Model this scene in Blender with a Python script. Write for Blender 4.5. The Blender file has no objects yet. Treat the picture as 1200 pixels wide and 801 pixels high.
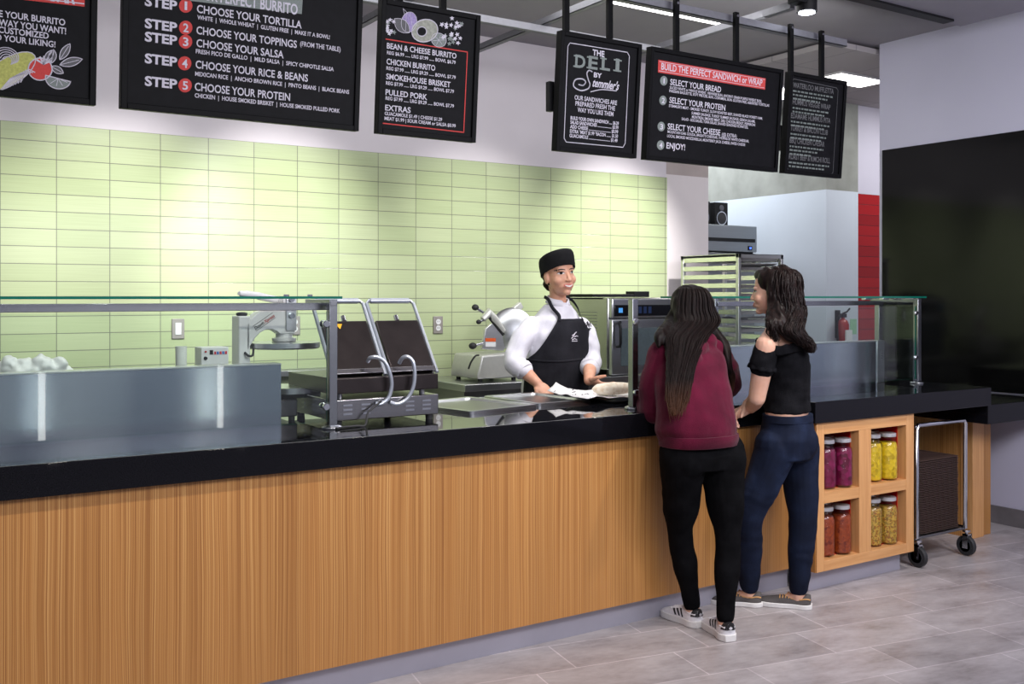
import bpy, bmesh, math, random
import numpy as np
from mathutils import Vector, Matrix, noise
from mathutils.bvhtree import BVHTree
random.seed(7)
SC = bpy.context.scene
COL = SC.collection
PI = math.pi

# ------------------------------------------------------------------ camera model (x along the counter, y away from it, z up)
F_PX, PCX, PCY, CAM_H, CAM_D = 1170.0, 600.0, 347.0, 1.5, 3.5
_t = math.atan(1797 / F_PX)
SN, CS = math.sin(_t), math.cos(_t)
def ray(px, py):
    u = (px - PCX) / F_PX
    return Vector((u * SN + CS, -u * CS + SN, (PCY - py) / F_PX))
CAM = Vector((0, -CAM_D, CAM_H))
def aty(px, py, y):
    r = ray(px, py); return CAM + r * ((y + CAM_D) / r.y)
def atx(px, py, x):
    r = ray(px, py); return CAM + r * (x / r.x)
def atz(px, py, z):
    r = ray(px, py); return CAM + r * ((z - CAM_H) / r.z)
cam = bpy.data.cameras.new('camera'); camo = bpy.data.objects.new('camera', cam); COL.objects.link(camo)
cam.sensor_width = 36; cam.lens = 36 * F_PX / 1200
cam.shift_y = -(400.5 - PCY) / 1200
camo.location = CAM
fwd = Vector((CS, SN, 0))
camo.rotation_euler = fwd.to_track_quat('-Z', 'Y').to_euler()
cam.clip_start = 0.05
SC.camera = camo

# ------------------------------------------------------------------ materials
def lin(c):
    c = c / 255
    return c / 12.92 if c <= 0.04045 else ((c + 0.055) / 1.055) ** 2.4
def rgb(r, g, b): return (lin(r), lin(g), lin(b), 1)
MATS = {}
class NT:
    def __init__(s, name):
        s.m = bpy.data.materials.new(name); s.m.use_nodes = True
        s.t = s.m.node_tree; s.t.nodes.clear()
        s.out = s.n('ShaderNodeOutputMaterial')
    def n(s, kind, **kw):
        nd = s.t.nodes.new(kind)
        for k, v in kw.items():
            if k.startswith('i_'): nd.inputs[k[2:].replace('_', ' ')].default_value = v
            else: setattr(nd, k, v)
        return nd
    def l(s, a, b): s.t.links.new(a, b)
    def pr(s, col=None, rough=.5, metal=0, **kw):
        p = s.n('ShaderNodeBsdfPrincipled')
        if col: p.inputs['Base Color'].default_value = col
        p.inputs['Roughness'].default_value = rough; p.inputs['Metallic'].default_value = metal
        for k, v in kw.items(): p.inputs[k].default_value = v
        s.l(p.outputs[0], s.out.inputs[0]); s.p = p
        return p
    def coord(s, scale=(1, 1, 1), rot=(0, 0, 0), loc=(0, 0, 0), world=True):
        if world:
            g = s.n('ShaderNodeNewGeometry'); o = g.outputs['Position']
        else:
            g = s.n('ShaderNodeTexCoord'); o = g.outputs['Object']
        mp = s.n('ShaderNodeMapping'); mp.inputs['Scale'].default_value = scale
        mp.inputs['Rotation'].default_value = rot; mp.inputs['Location'].default_value = loc
        s.l(o, mp.inputs['Vector']); return mp.outputs[0]
    def ramp(s, fac, stops):
        r = s.n('ShaderNodeValToRGB'); e = r.color_ramp.elements
        while len(e) < len(stops): e.new(.5)
        for el, (p, c) in zip(e, stops): el.position = p; el.color = c
        s.l(fac, r.inputs[0]); return r.outputs[0]
    def bump(s, h, strength=.3, dist=.01):
        b = s.n('ShaderNodeBump'); b.inputs['Strength'].default_value = strength; b.inputs['Distance'].default_value = dist
        s.l(h, b.inputs['Height']); s.l(b.outputs[0], s.p.inputs['Normal']); return b
    def noise(s, vec, scale, detail=3, rough=.5):
        n = s.n('ShaderNodeTexNoise'); n.inputs['Scale'].default_value = scale; n.inputs['Detail'].default_value = detail
        n.inputs['Roughness'].default_value = rough; s.l(vec, n.inputs['Vector']); return n.outputs['Fac']
def M(name, fn):
    if name not in MATS: MATS[name] = fn(name)
    return MATS[name]
def plain(name, col, rough=.5, metal=0, var=.08, scale=40, bump=0, obj=False, **kw):
    """principled with a little procedural tone variation"""
    def f(nm):
        t = NT(nm); t.pr(col, rough, metal, **kw)
        v = t.coord(world=not obj)
        nz = t.noise(v, scale)
        a = tuple(min(1, c * (1 - var)) for c in col[:3]) + (1,); b = tuple(min(1, c * (1 + var)) for c in col[:3]) + (1,)
        t.l(t.ramp(nz, [(.3, a), (.7, b)]), t.p.inputs['Base Color'])
        if bump: t.bump(nz, bump, .004)
        return t.m
    return M(name, f)

def m_tile(name, w, h, x0, z0, base, dark, light, grout, rough=.22, gw=.0022):
    def f(nm):
        t = NT(nm); t.pr(base, rough)
        g = t.n('ShaderNodeNewGeometry'); sp = t.n('ShaderNodeSeparateXYZ'); t.l(g.outputs['Position'], sp.inputs[0])
        cb = t.n('ShaderNodeCombineXYZ')
        for ax, o, i in (('X', x0, 0), ('Z', z0, 1)):
            m = t.n('ShaderNodeMath', operation='SUBTRACT'); m.inputs[1].default_value = o
            t.l(sp.outputs[ax], m.inputs[0]); t.l(m.outputs[0], cb.inputs[i])
        b = t.n('ShaderNodeTexBrick', offset=0.0, squash=1.0)
        b.inputs['Scale'].default_value = 1; b.inputs['Mortar Size'].default_value = gw; b.inputs['Mortar Smooth'].default_value = 0.0
        b.inputs['Brick Width'].default_value = w; b.inputs['Row Height'].default_value = h; b.inputs['Bias'].default_value = 0
        b.inputs['Color1'].default_value = dark; b.inputs['Color2'].default_value = light; b.inputs['Mortar'].default_value = grout
        t.l(cb.outputs[0], b.inputs['Vector'])
        # fine combed lines in the glaze
        mp = t.n('ShaderNodeMapping'); mp.inputs['Scale'].default_value = (3, 220, 1); t.l(cb.outputs[0], mp.inputs[0])
        nz = t.noise(mp.outputs[0], 1, 2)
        mx = t.n('ShaderNodeMixRGB', blend_type='MULTIPLY'); mx.inputs[0].default_value = 1
        t.l(b.outputs['Color'], mx.inputs[1]); t.l(t.ramp(nz, [(.25, (.88, .88, .88, 1)), (.75, (1, 1, 1, 1))]), mx.inputs[2])
        t.l(mx.outputs[0], t.p.inputs['Base Color'])
        inv = t.n('ShaderNodeMath', operation='SUBTRACT'); inv.inputs[0].default_value = 1; t.l(b.outputs['Fac'], inv.inputs[1])
        ad = t.n('ShaderNodeMath', operation='MULTIPLY_ADD'); t.l(nz, ad.inputs[0]); ad.inputs[1].default_value = .12; t.l(inv.outputs[0], ad.inputs[2])
        t.bump(ad.outputs[0], .35, .002)
        return t.m
    return M(name, f)

def m_zebra(name, c_d, c_m, c_l, rough=.38):
    def f(nm):
        t = NT(nm); t.pr(c_m, rough)
        g = t.n('ShaderNodeNewGeometry'); sp = t.n('ShaderNodeSeparateXYZ'); t.l(g.outputs['Position'], sp.inputs[0])
        ad = t.n('ShaderNodeMath', operation='MULTIPLY_ADD'); t.l(sp.outputs['Y'], ad.inputs[0]); ad.inputs[1].default_value = .8; t.l(sp.outputs['X'], ad.inputs[2])
        cb = t.n('ShaderNodeCombineXYZ'); t.l(ad.outputs[0], cb.inputs[0]); t.l(sp.outputs['Z'], cb.inputs[1])
        # slow waver of the grain
        mpw = t.n('ShaderNodeMapping'); mpw.inputs['Scale'].default_value = (9, 1.6, 1); t.l(cb.outputs[0], mpw.inputs[0])
        w = t.noise(mpw.outputs[0], 1, 1)
        ofs = t.n('ShaderNodeMath', operation='MULTIPLY_ADD'); t.l(w, ofs.inputs[0]); ofs.inputs[1].default_value = .018; t.l(ad.outputs[0], ofs.inputs[2])
        c2 = t.n('ShaderNodeCombineXYZ'); t.l(ofs.outputs[0], c2.inputs[0]); t.l(sp.outputs['Z'], c2.inputs[1])
        mp = t.n('ShaderNodeMapping'); mp.inputs['Scale'].default_value = (260, .3, 1); t.l(c2.outputs[0], mp.inputs[0])
        n1 = t.noise(mp.outputs[0], 1, 4, .65)
        mp2 = t.n('ShaderNodeMapping'); mp2.inputs['Scale'].default_value = (8, .1, 1); t.l(c2.outputs[0], mp2.inputs[0])
        n2 = t.noise(mp2.outputs[0], 1, 2)
        c = t.ramp(n1, [(.33, c_d), (.5, c_m), (.68, c_l)])
        mx = t.n('ShaderNodeMixRGB', blend_type='MULTIPLY'); mx.inputs[0].default_value = 1
        t.l(c, mx.inputs[1]); t.l(t.ramp(n2, [(.3, (.82, .80, .78, 1)), (.7, (1, 1, 1, 1))]), mx.inputs[2])
        t.l(mx.outputs[0], t.p.inputs['Base Color'])
        t.bump(n1, .08, .002)
        return t.m
    return M(name, f)

def m_oak(name, c_a, c_b, axis_scale=(60, 60, 3), rough=.42):
    def f(nm):
        t = NT(nm); t.pr(c_a, rough)
        v = t.coord(axis_scale); n1 = t.noise(v, 1, 3, .6)
        t.l(t.ramp(n1, [(.3, c_a), (.7, c_b)]), t.p.inputs['Base Color']); t.bump(n1, .06, .002); return t.m
    return M(name, f)

def m_floor(name):
    def f(nm):
        t = NT(nm); t.pr((.4, .4, .4, 1), .34)
        v = t.coord(rot=(0, 0, math.radians(10.4)))
        off = t.n('ShaderNodeVectorMath', operation='SUBTRACT'); off.inputs[1].default_value = (2.25, .18, 0); t.l(v, off.inputs[0])
        b = t.n('ShaderNodeTexBrick', offset=.72, offset_frequency=2)
        b.inputs['Scale'].default_value = 1; b.inputs['Mortar Size'].default_value = .0032; b.inputs['Mortar Smooth'].default_value = .1
        b.inputs['Brick Width'].default_value = .632; b.inputs['Row Height'].default_value = .269; b.inputs['Bias'].default_value = 0
        b.inputs['Color1'].default_value = (.80, .80, .80, 1); b.inputs['Color2'].default_value = (1.0, 1.0, 1.0, 1); b.inputs['Mortar'].default_value = (1.25, 1.24, 1.26, 1)
        t.l(off.outputs[0], b.inputs['Vector'])
        mp = t.n('ShaderNodeMapping'); mp.inputs['Scale'].default_value = (2.2, 5, 1); t.l(off.outputs[0], mp.inputs[0])
        n1 = t.noise(mp.outputs[0], 1.3, 6, .62)
        n2 = t.noise(mp.outputs[0], 9, 4, .6)
        mixn = t.n('ShaderNodeMath', operation='MULTIPLY_ADD'); t.l(n2, mixn.inputs[0]); mixn.inputs[1].default_value = .35; t.l(n1, mixn.inputs[2])
        c = t.ramp(mixn.outputs[0], [(.42, rgb(138, 131, 130)), (.62, rgb(171, 164, 165)), (.86, rgb(193, 187, 188))])
        mx = t.n('ShaderNodeMixRGB', blend_type='MULTIPLY'); mx.inputs[0].default_value = 1
        t.l(c, mx.inputs[1]); t.l(b.outputs['Color'], mx.inputs[2]); t.l(mx.outputs[0], t.p.inputs['Base Color'])
        t.l(t.ramp(n1, [(.3, (.28, .28, .28, 1)), (.7, (.42, .42, .42, 1))]), t.p.inputs['Roughness'])
        t.bump(b.outputs['Fac'], -.12, .002)
        return t.m
    return M(name, f)

def m_brushed(name, col, rough=.2, aniso=.0, tangent=(1, 0, 0), stretch=(2, 2, 260), amt=.04):
    def f(nm):
        t = NT(nm); t.pr(col, rough, 1.0)
        v = t.coord(stretch); n1 = t.noise(v, 1, 3, .6)
        a = tuple(c * (1 - amt) for c in col[:3]) + (1,); b = tuple(min(1, c * (1 + amt)) for c in col[:3]) + (1,)
        t.l(t.ramp(n1, [(.3, a), (.7, b)]), t.p.inputs['Base Color'])
        if amt > .05: t.l(t.ramp(n1, [(.2, (rough * .8,) * 3 + (1,)), (.8, (rough * 1.25,) * 3 + (1,))]), t.p.inputs['Roughness'])
        if aniso:
            t.p.inputs['Anisotropic'].default_value = aniso
            cb = t.n('ShaderNodeCombineXYZ')
            for i in range(3): cb.inputs[i].default_value = tangent[i]
            t.l(cb.outputs[0], t.p.inputs['Tangent'])
        return t.m
    return M(name, f)

def m_glass(name, tint=(.93, .97, .95, 1), refl=.06):
    def f(nm):
        t = NT(nm)
        tr = t.n('ShaderNodeBsdfTransparent'); tr.inputs[0].default_value = tint
        gl = t.n('ShaderNodeBsdfGlossy'); gl.inputs['Roughness'].default_value = .02
        lw = t.n('ShaderNodeLayerWeight'); lw.inputs[0].default_value = .5
        pw = t.n('ShaderNodeMath', operation='POWER'); t.l(lw.outputs['Facing'], pw.inputs[0]); pw.inputs[1].default_value = 5
        fr = t.n('ShaderNodeMath', operation='MULTIPLY_ADD'); t.l(pw.outputs[0], fr.inputs[0]); fr.inputs[1].default_value = .9; fr.inputs[2].default_value = refl * .6
        mx = t.n('ShaderNodeMixShader'); t.l(fr.outputs[0], mx.inputs[0]); t.l(tr.outputs[0], mx.inputs[1]); t.l(gl.outputs[0], mx.inputs[2])
        t.l(mx.outputs[0], t.out.inputs[0]); return t.m
    return M(name, f)
def m_emit(name, col, strength):
    def f(nm):
        t = NT(nm); p = t.pr(col, .5); p.inputs['Emission Color'].default_value = col; p.inputs['Emission Strength'].default_value = strength; return t.m
    return M(name, f)
def m_fabric(name, c_a, c_b, scale=160, rough=.85, bump=.25, fold=9, sheen=.0, stretch=(1, 1, 1)):
    def f(nm):
        t = NT(nm); t.pr(c_a, rough)
        t.p.inputs['Sheen Weight'].default_value = sheen; t.p.inputs['Specular IOR Level'].default_value = .12
        v = t.coord(stretch); n1 = t.noise(v, scale, 2); n2 = t.noise(v, fold, 3, .55)
        ad = t.n('ShaderNodeMath', operation='MULTIPLY_ADD'); t.l(n1, ad.inputs[0]); ad.inputs[1].default_value = .35; t.l(n2, ad.inputs[2])
        t.l(t.ramp(ad.outputs[0], [(.45, c_a), (.9, c_b)]), t.p.inputs['Base Color'])
        t.bump(ad.outputs[0], bump, .02); return t.m
    return M(name, f)
def m_skin(name, c_a, c_b):
    def f(nm):
        t = NT(nm); t.pr(c_a, .48); p = t.p
        p.inputs['Subsurface Weight'].default_value = .12; p.inputs['Subsurface Radius'].default_value = (.012, .005, .003); p.inputs['Subsurface Scale'].default_value = 1
        n1 = t.noise(t.coord(), 22, 3); t.l(t.ramp(n1, [(.35, c_a), (.65, c_b)]), p.inputs['Base Color']); return t.m
    return M(name, f)

WHITE_PAINT = plain('white_paint', rgb(216, 209, 214), .6, var=.02, scale=4)
BLACK_STONE = plain('polished_black_stone', (.006, .006, .008, 1), .04, var=.5, scale=300)
BLACK_STONE.node_tree.nodes['Principled BSDF'].inputs['Specular IOR Level'].default_value = .22
STONE_TOP = plain('polished_black_stone_top', (.006, .006, .008, 1), .03, var=.5, scale=300)
STONE_TOP.node_tree.nodes['Principled BSDF'].inputs['IOR'].default_value = 2.3
BLACK = plain('satin_black', (.006, .006, .007, 1), .5, var=.2, **{'Specular IOR Level': .25})
BLACKBOARD = plain('black_board', (.004, .004, .005, 1), .6, var=.25, scale=30, **{'Specular IOR Level': .12})
STEEL = m_brushed('brushed_steel', (.58, .59, .61, 1), .28, stretch=(4, 4, 120), amt=.04)
STEEL_D = m_brushed('dark_steel', (.30, .30, .31, 1), .3)
def m_guard(nm):
    t = NT(nm); t.pr((.46, .49, .57, 1), .16, 1.0); t.p.inputs['Anisotropic'].default_value = .8
    cb = t.n('ShaderNodeCombineXYZ'); cb.inputs[2].default_value = 1; t.l(cb.outputs[0], t.p.inputs['Tangent'])
    n = t.noise(t.coord((3, 3, .4)), 1, 2, .5); t.l(t.ramp(n, [(.35, (.34, .37, .45, 1)), (.65, (.58, .60, .66, 1))]), t.p.inputs['Base Color']); return t.m
GUARD = M('guard_steel', m_guard)
CHROME = plain('chrome', (.68, .69, .72, 1), .13, 1.0, var=.03)
STRUT = plain('dull_zinc', rgb(120, 120, 126), .5, .3, var=.06)
ALU = m_brushed('aluminium', (.62, .62, .62, 1), .35)
GLASS = m_glass('clear_glass')
GLASS_EDGE = plain('green_glass_edge', rgb(8, 96, 80), .15, var=.05)
ZEBRA = m_zebra('zebra_veneer', rgb(140, 88, 44), rgb(186, 130, 70), rgb(222, 174, 110))
OAK = m_oak('light_oak', rgb(196, 140, 86), rgb(216, 163, 108))
OAK_H = m_oak('light_oak_rail', rgb(196, 140, 86), rgb(216, 163, 108), (3, 60, 60))
RED = plain('red_laminate', rgb(176, 14, 14), .35, var=.06)
WHITE_PL = plain('white_plastic', rgb(222, 222, 222), .35, var=.02)
FRAME_B = plain('board_frame_black', (.0035, .0035, .004, 1), .5, var=.2, **{'Specular IOR Level': .08})
CHALK = plain('chalk_white', rgb(198, 194, 204), .8, var=.12, scale=260)
CHALK_GREY = plain('chalk_grey', rgb(120, 128, 124), .8, var=.15, scale=200)
CHALK_DIM = plain('chalk_dim_grey', rgb(92, 92, 94), .8, var=.2, scale=260)
CHALK_RED = plain('chalk_red', rgb(192, 62, 58), .8, var=.08, scale=200)
CHALK_GREEN = plain('chalk_green', rgb(176, 178, 96), .8, var=.2, scale=120)
CHALK_PURPLE = plain('chalk_purple', rgb(148, 134, 176), .8, var=.2, scale=120)
RUBBER = plain('dark_rubber', (.02, .02, .022, 1), .6)
GREY_RUBBER = plain('grey_rubber', rgb(78, 80, 88), .5)
FLOORM = m_floor('stone_floor_tiles')

# ------------------------------------------------------------------ object helpers
def root_loc(o):
    v = Vector((0, 0, 0))
    while o is not None: v += o.location; o = o.parent
    return v
class MB:
    def __init__(s): s.bm = bmesh.new(); s.mi = 0
    def _tag(s, faces, mi):
        for f in faces: f.material_index = mi
    def box(s, x0, x1, y0, y1, z0, z1, mi=0):
        v = [s.bm.verts.new((x, y, z)) for x in (x0, x1) for y in (y0, y1) for z in (z0, z1)]
        fs = [s.bm.faces.new([v[i] for i in q]) for q in ((0, 1, 3, 2), (4, 6, 7, 5), (0, 4, 5, 1), (2, 3, 7, 6), (0, 2, 6, 4), (1, 5, 7, 3))]
        s._tag(fs, mi); return s
    def obox(s, c, ax, ay, az, mi=0):
        """box with half-extent vectors"""
        c, ax, ay, az = map(Vector, (c, ax, ay, az))
        v = [s.bm.verts.new(c + i * ax + j * ay + k * az) for i in (-1, 1) for j in (-1, 1) for k in (-1, 1)]
        fs = [s.bm.faces.new([v[i] for i in q]) for q in ((0, 1, 3, 2), (4, 6, 7, 5), (0, 4, 5, 1), (2, 3, 7, 6), (0, 2, 6, 4), (1, 5, 7, 3))]
        s._tag(fs, mi); return s
    def tube(s, pts, r, seg=10, mi=0, cap=True, closed=False):
        pts = [Vector(p) for p in pts]; n = len(pts)
        rs = r if isinstance(r, (list, tuple)) else [r] * n
        rings = []; ref = None
        for i, p in enumerate(pts):
            if closed: t = pts[(i + 1) % n] - pts[i - 1]
            else: t = pts[min(i + 1, n - 1)] - pts[max(i - 1, 0)]
            t.normalize()
            if ref is None:
                ref = Vector((0, 0, 1)) if abs(t.z) < .9 else Vector((1, 0, 0))
            a = (ref - t * ref.dot(t))
            if a.length < 1e-5: a = t.orthogonal()
            a.normalize(); ref = a; b = t.cross(a)
            rings.append([s.bm.verts.new(p + rs[i] * (math.cos(k * 2 * PI / seg) * a + math.sin(k * 2 * PI / seg) * b)) for k in range(seg)])
        s._bridge(rings, mi, cap, closed); return s
    def _bridge(s, rings, mi, cap=True, closed=False):
        seg = len(rings[0]); fs = []
        pairs = list(zip(rings[:-1], rings[1:])) + ([(rings[-1], rings[0])] if closed else [])
        for A, B in pairs:
            for k in range(seg): fs.append(s.bm.faces.new((A[k], A[(k + 1) % seg], B[(k + 1) % seg], B[k])))
        if cap and not closed:
            fs.append(s.bm.faces.new(rings[0][::-1])); fs.append(s.bm.faces.new(rings[-1]))
        s._tag(fs, mi)
    def rings(s, rings, mi=0, cap=True):
        s._bridge([[s.bm.verts.new(p) for p in R] for R in rings], mi, cap); return s
    def cyl(s, p0, p1, r, seg=20, mi=0, r1=None): return s.tube([p0, p1], [r, r if r1 is None else r1], seg, mi)
    def lathe(s, prof, c, seg=24, mi=0, axis=(0, 0, 1)):
        c = Vector(c); ax = Vector(axis).normalized(); a = ax.orthogonal().normalized(); b = ax.cross(a)
        return s.rings([[c + ax * h + max(r, 1e-4) * (math.cos(k * 2 * PI / seg) * a + math.sin(k * 2 * PI / seg) * b) for k in range(seg)] for r, h in prof], mi)
    def prism(s, poly, d, mi=0):
        """extrude 3D polygon by vector d"""
        d = Vector(d); A = [s.bm.verts.new(Vector(p)) for p in poly]; B = [s.bm.verts.new(Vector(p) + d) for p in poly]
        n = len(A); fs = [s.bm.faces.new(A[::-1]), s.bm.faces.new(B)]
        for i in range(n): fs.append(s.bm.faces.new((A[i], A[(i + 1) % n], B[(i + 1) % n], B[i])))
        s._tag(fs, mi); return s
    def poly(s, pts, mi=0):
        s._tag([s.bm.faces.new([s.bm.verts.new(Vector(p)) for p in pts])], mi); return s
    def ell(s, c, r, R=None, u=20, v=12, mi=0):
        c = Vector(c); R = R or Matrix.Identity(3); rr = []
        for i in range(v + 1):
            th = max(.03, min(PI - .03, PI * i / v))
            rr.append([c + R @ Vector((r[0] * math.sin(th) * math.cos(2 * PI * k / u), r[1] * math.sin(th) * math.sin(2 * PI * k / u), -r[2] * math.cos(th))) for k in range(u)])
        return s.rings(rr, mi)
    def build(s, name, mats, parent=None, bevel=0, seg=2, smooth=35, local=False):
        bmesh.ops.recalc_face_normals(s.bm, faces=s.bm.faces)
        off = Vector((0, 0, 0)) if (local or parent is None) else root_loc(parent)
        if off.length: bmesh.ops.translate(s.bm, vec=-off, verts=s.bm.verts)
        me = bpy.data.meshes.new(name); s.bm.to_mesh(me); s.bm.free()
        for m in (mats if isinstance(mats, (list, tuple)) else [mats]): me.materials.append(m)
        if smooth:
            for p in me.polygons: p.use_smooth = True
            me.set_sharp_from_angle(angle=math.radians(smooth))
        o = bpy.data.objects.new(name, me); COL.objects.link(o)
        if parent is not None: o.parent = parent
        if bevel:
            b = o.modifiers.new('bevel', 'BEVEL'); b.width = bevel; b.segments = seg; b.limit_method = 'ANGLE'; b.angle_limit = math.radians(40)
            b.harden_normals = False
        return o
def thing(name, loc, label, cat, group=None):
    o = bpy.data.objects.new(name, None); COL.objects.link(o); o.location = loc; o.empty_display_size = .05
    return tag(o, label, cat, group)
def tag(o, label=None, cat=None, group=None):
    if label: o['label'] = label
    if cat: o['category'] = cat
    if group: o['group'] = group
    return o
def struct(o): o['kind'] = 'structure'; return o
def copy_tree(o, parent=None):
    c = o.copy(); COL.objects.link(c)
    if parent is not None: c.parent = parent
    for ch in list(o.children): copy_tree(ch, c)
    return c
def circ(c, r, n=24, a0=0, a1=2 * PI):
    return [(c[0] + r * math.cos(a0 + (a1 - a0) * k / n), c[1] + r * math.sin(a0 + (a1 - a0) * k / n)) for k in range(n)]
def spline(pts, n=8):
    pts = [Vector(p) for p in pts]; out = []
    for i in range(len(pts) - 1):
        p0 = pts[max(i - 1, 0)]; p1 = pts[i]; p2 = pts[i + 1]; p3 = pts[min(i + 2, len(pts) - 1)]
        for k in range(n):
            t = k / n
            out.append(.5 * ((2 * p1) + (p2 - p0) * t + (2 * p0 - 5 * p1 + 4 * p2 - p3) * t * t + (3 * p1 - p0 - 3 * p2 + p3) * t ** 3))
    out.append(pts[-1]); return out

# ------------------------------------------------------------------ writing: text laid on a local plane (u right, v up, n out)
def text_mesh(txt, bold=0, shear=0):
    cu = bpy.data.curves.new('t', 'FONT'); cu.body = txt; cu.size = 1; cu.offset = bold; cu.shear = shear; cu.resolution_u = 3
    cu.fill_mode = 'FRONT'
    ob = bpy.data.objects.new('t', cu); COL.objects.link(ob)
    dg = bpy.context.evaluated_depsgraph_get(); me = bpy.data.meshes.new_from_object(ob.evaluated_get(dg))
    vs = [tuple(v.co) for v in me.vertices]; fs = [tuple(p.vertices) for p in me.polygons]
    bpy.data.objects.remove(ob); bpy.data.curves.remove(cu); bpy.data.meshes.remove(me)
    return vs, fs
CAPH = .729   # cap height of the built-in face at size 1 is measured once below
_v, _f = text_mesh('H'); CAPH = max(v[1] for v in _v)
def put_text(name, txt, mat, parent, x0, x1, zb, cap, place, bold=.012, shear=0, label=None):
    """txt between local x0..x1 with its baseline at zb and the given cap height; place(x, z) -> 3D local point"""
    vs, fs = text_mesh(txt, bold, shear)
    if not vs: return
    a = min(v[0] for v in vs); b = max(v[0] for v in vs)
    sx = (x1 - x0) / (b - a); sz = cap / CAPH
    me = bpy.data.meshes.new(name)
    me.from_pydata([place(x0 + (v[0] - a) * sx, zb + v[1] * sz) for v in vs], [], fs)
    me.materials.append(mat)
    o = bpy.data.objects.new(name, me); COL.objects.link(o); o.parent = parent
    if label: o['label'] = label
    return o
# ================================================================== THE SETTING
struct(MB().box(-4, 11, -7, 8, -.06, 0).build('floor', FLOORM))
TILE_G = m_tile('green_wall_tile', .283, .0975, .915, 2.461 - .0975 * 26, rgb(178, 190, 147), rgb(174, 187, 143), rgb(184, 195, 154), rgb(118, 122, 104))
TILE_R = m_tile('red_wall_tile', .6, .0985, 7.2, 2.467 - .0985 * 26, rgb(150, 10, 14), rgb(140, 8, 12), rgb(165, 12, 16), rgb(70, 10, 12))
struct(MB().box(-4, 5.463, 2.6, 2.75, 0, 3.36).build('wall_back', WHITE_PAINT))
struct(MB().box(-4, 5.463, 2.59, 2.6, 0, 2.461).build('wall_tiled', TILE_G))
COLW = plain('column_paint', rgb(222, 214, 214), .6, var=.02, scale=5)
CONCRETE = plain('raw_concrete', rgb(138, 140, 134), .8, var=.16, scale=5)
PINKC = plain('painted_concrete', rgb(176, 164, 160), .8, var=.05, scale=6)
BLUEW = plain('cool_white_wall', rgb(196, 204, 214), .55, var=.02, scale=3)
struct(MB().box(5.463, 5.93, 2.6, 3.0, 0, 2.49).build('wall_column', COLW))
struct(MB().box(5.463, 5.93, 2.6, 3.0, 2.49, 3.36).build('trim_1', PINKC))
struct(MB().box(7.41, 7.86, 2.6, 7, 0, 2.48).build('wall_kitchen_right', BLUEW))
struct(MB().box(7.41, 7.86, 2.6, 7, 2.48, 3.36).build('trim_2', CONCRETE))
struct(MB().box(4.5, 7.41, 6.2, 6.35, 0, 3.36).build('wall_kitchen_back', CONCRETE))
struct(MB().box(7.86, 9.2, 2.61, 2.75, 0, 3.36).build('wall_corridor', plain('corridor_paint', rgb(192, 188, 202), .6, var=.02, scale=4)))
struct(MB().box(7.86, 9.2, 2.60, 2.61, 0, 2.467).build('wall_red_tiled', TILE_R))
RW = plain('right_wall_paint', rgb(196, 194, 212), .6, var=.015, scale=3)
struct(MB().box(6.3, 6.42, -6, 1.2, 0, 3.36).build('wall_right', RW))
struct(MB().box(6.284, 6.3, -6, 1.2, 0, .115).build('baseboard_right', plain('stone_skirting', rgb(112, 108, 110), .45, var=.15, scale=8)))
CEIL = plain('grey_ceiling', rgb(150, 146, 152), .9, var=.03, scale=4)
struct(MB().box(-4, 11, -2.6, 8, 3.36, 3.5).build('ceiling', CEIL))
def m_ceil(nm):
    t = NT(nm); t.pr((.5, .5, .5, 1), .85)
    b = t.n('ShaderNodeTexBrick', offset=0.0); b.inputs['Scale'].default_value = 1; b.inputs['Mortar Size'].default_value = .006
    b.inputs['Brick Width'].default_value = .61; b.inputs['Row Height'].default_value = .61
    b.inputs['Color1'].default_value = rgb(176, 170, 172); b.inputs['Color2'].default_value = rgb(184, 178, 178); b.inputs['Mortar'].default_value = rgb(150, 146, 148)
    t.l(t.coord(), b.inputs['Vector']); t.l(b.outputs[0], t.p.inputs['Base Color']); return t.m
struct(MB().box(5.85, 10.5, 1.25, 7, 3.3, 3.34).build('ceiling_tiled', M('ceiling_tiles', m_ceil)))
struct(MB().box(-3, 5.97, -2.4, .34, 3.25, 3.36).build('trim_3', plain('bulkhead_paint', rgb(150, 146, 158), .8, var=.03, scale=5)))
LAMP_W = m_emit('lamp_white', (1, .97, .95, 1), 9)
tr = MB().box(4.6, 5.78, .26, .335, 3.235, 3.249).build('light_track', BLACK)
tag(tr, 'slim black track along the edge of the ceiling bulkhead', 'track')

# black gloss panel on the right wall
GLOSSB = plain('black_gloss', (.004, .004, .004, 1), .09, var=.3, scale=4, **{'Specular IOR Level': .28})
bp = thing('black_panel', (6.29, .4, 1.7), 'large glossy black panel covering the right wall above the counter', 'wall panel')
MB().box(6.281, 6.2995, -.02, 1.165, .87, 2.572).build('panel_sheet', GLOSSB, bp, .002)
MB().box(6.281, 6.2995, -.55, -.024, .87, 2.572).build('panel_sheet', GLOSSB, bp, .002)

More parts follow.
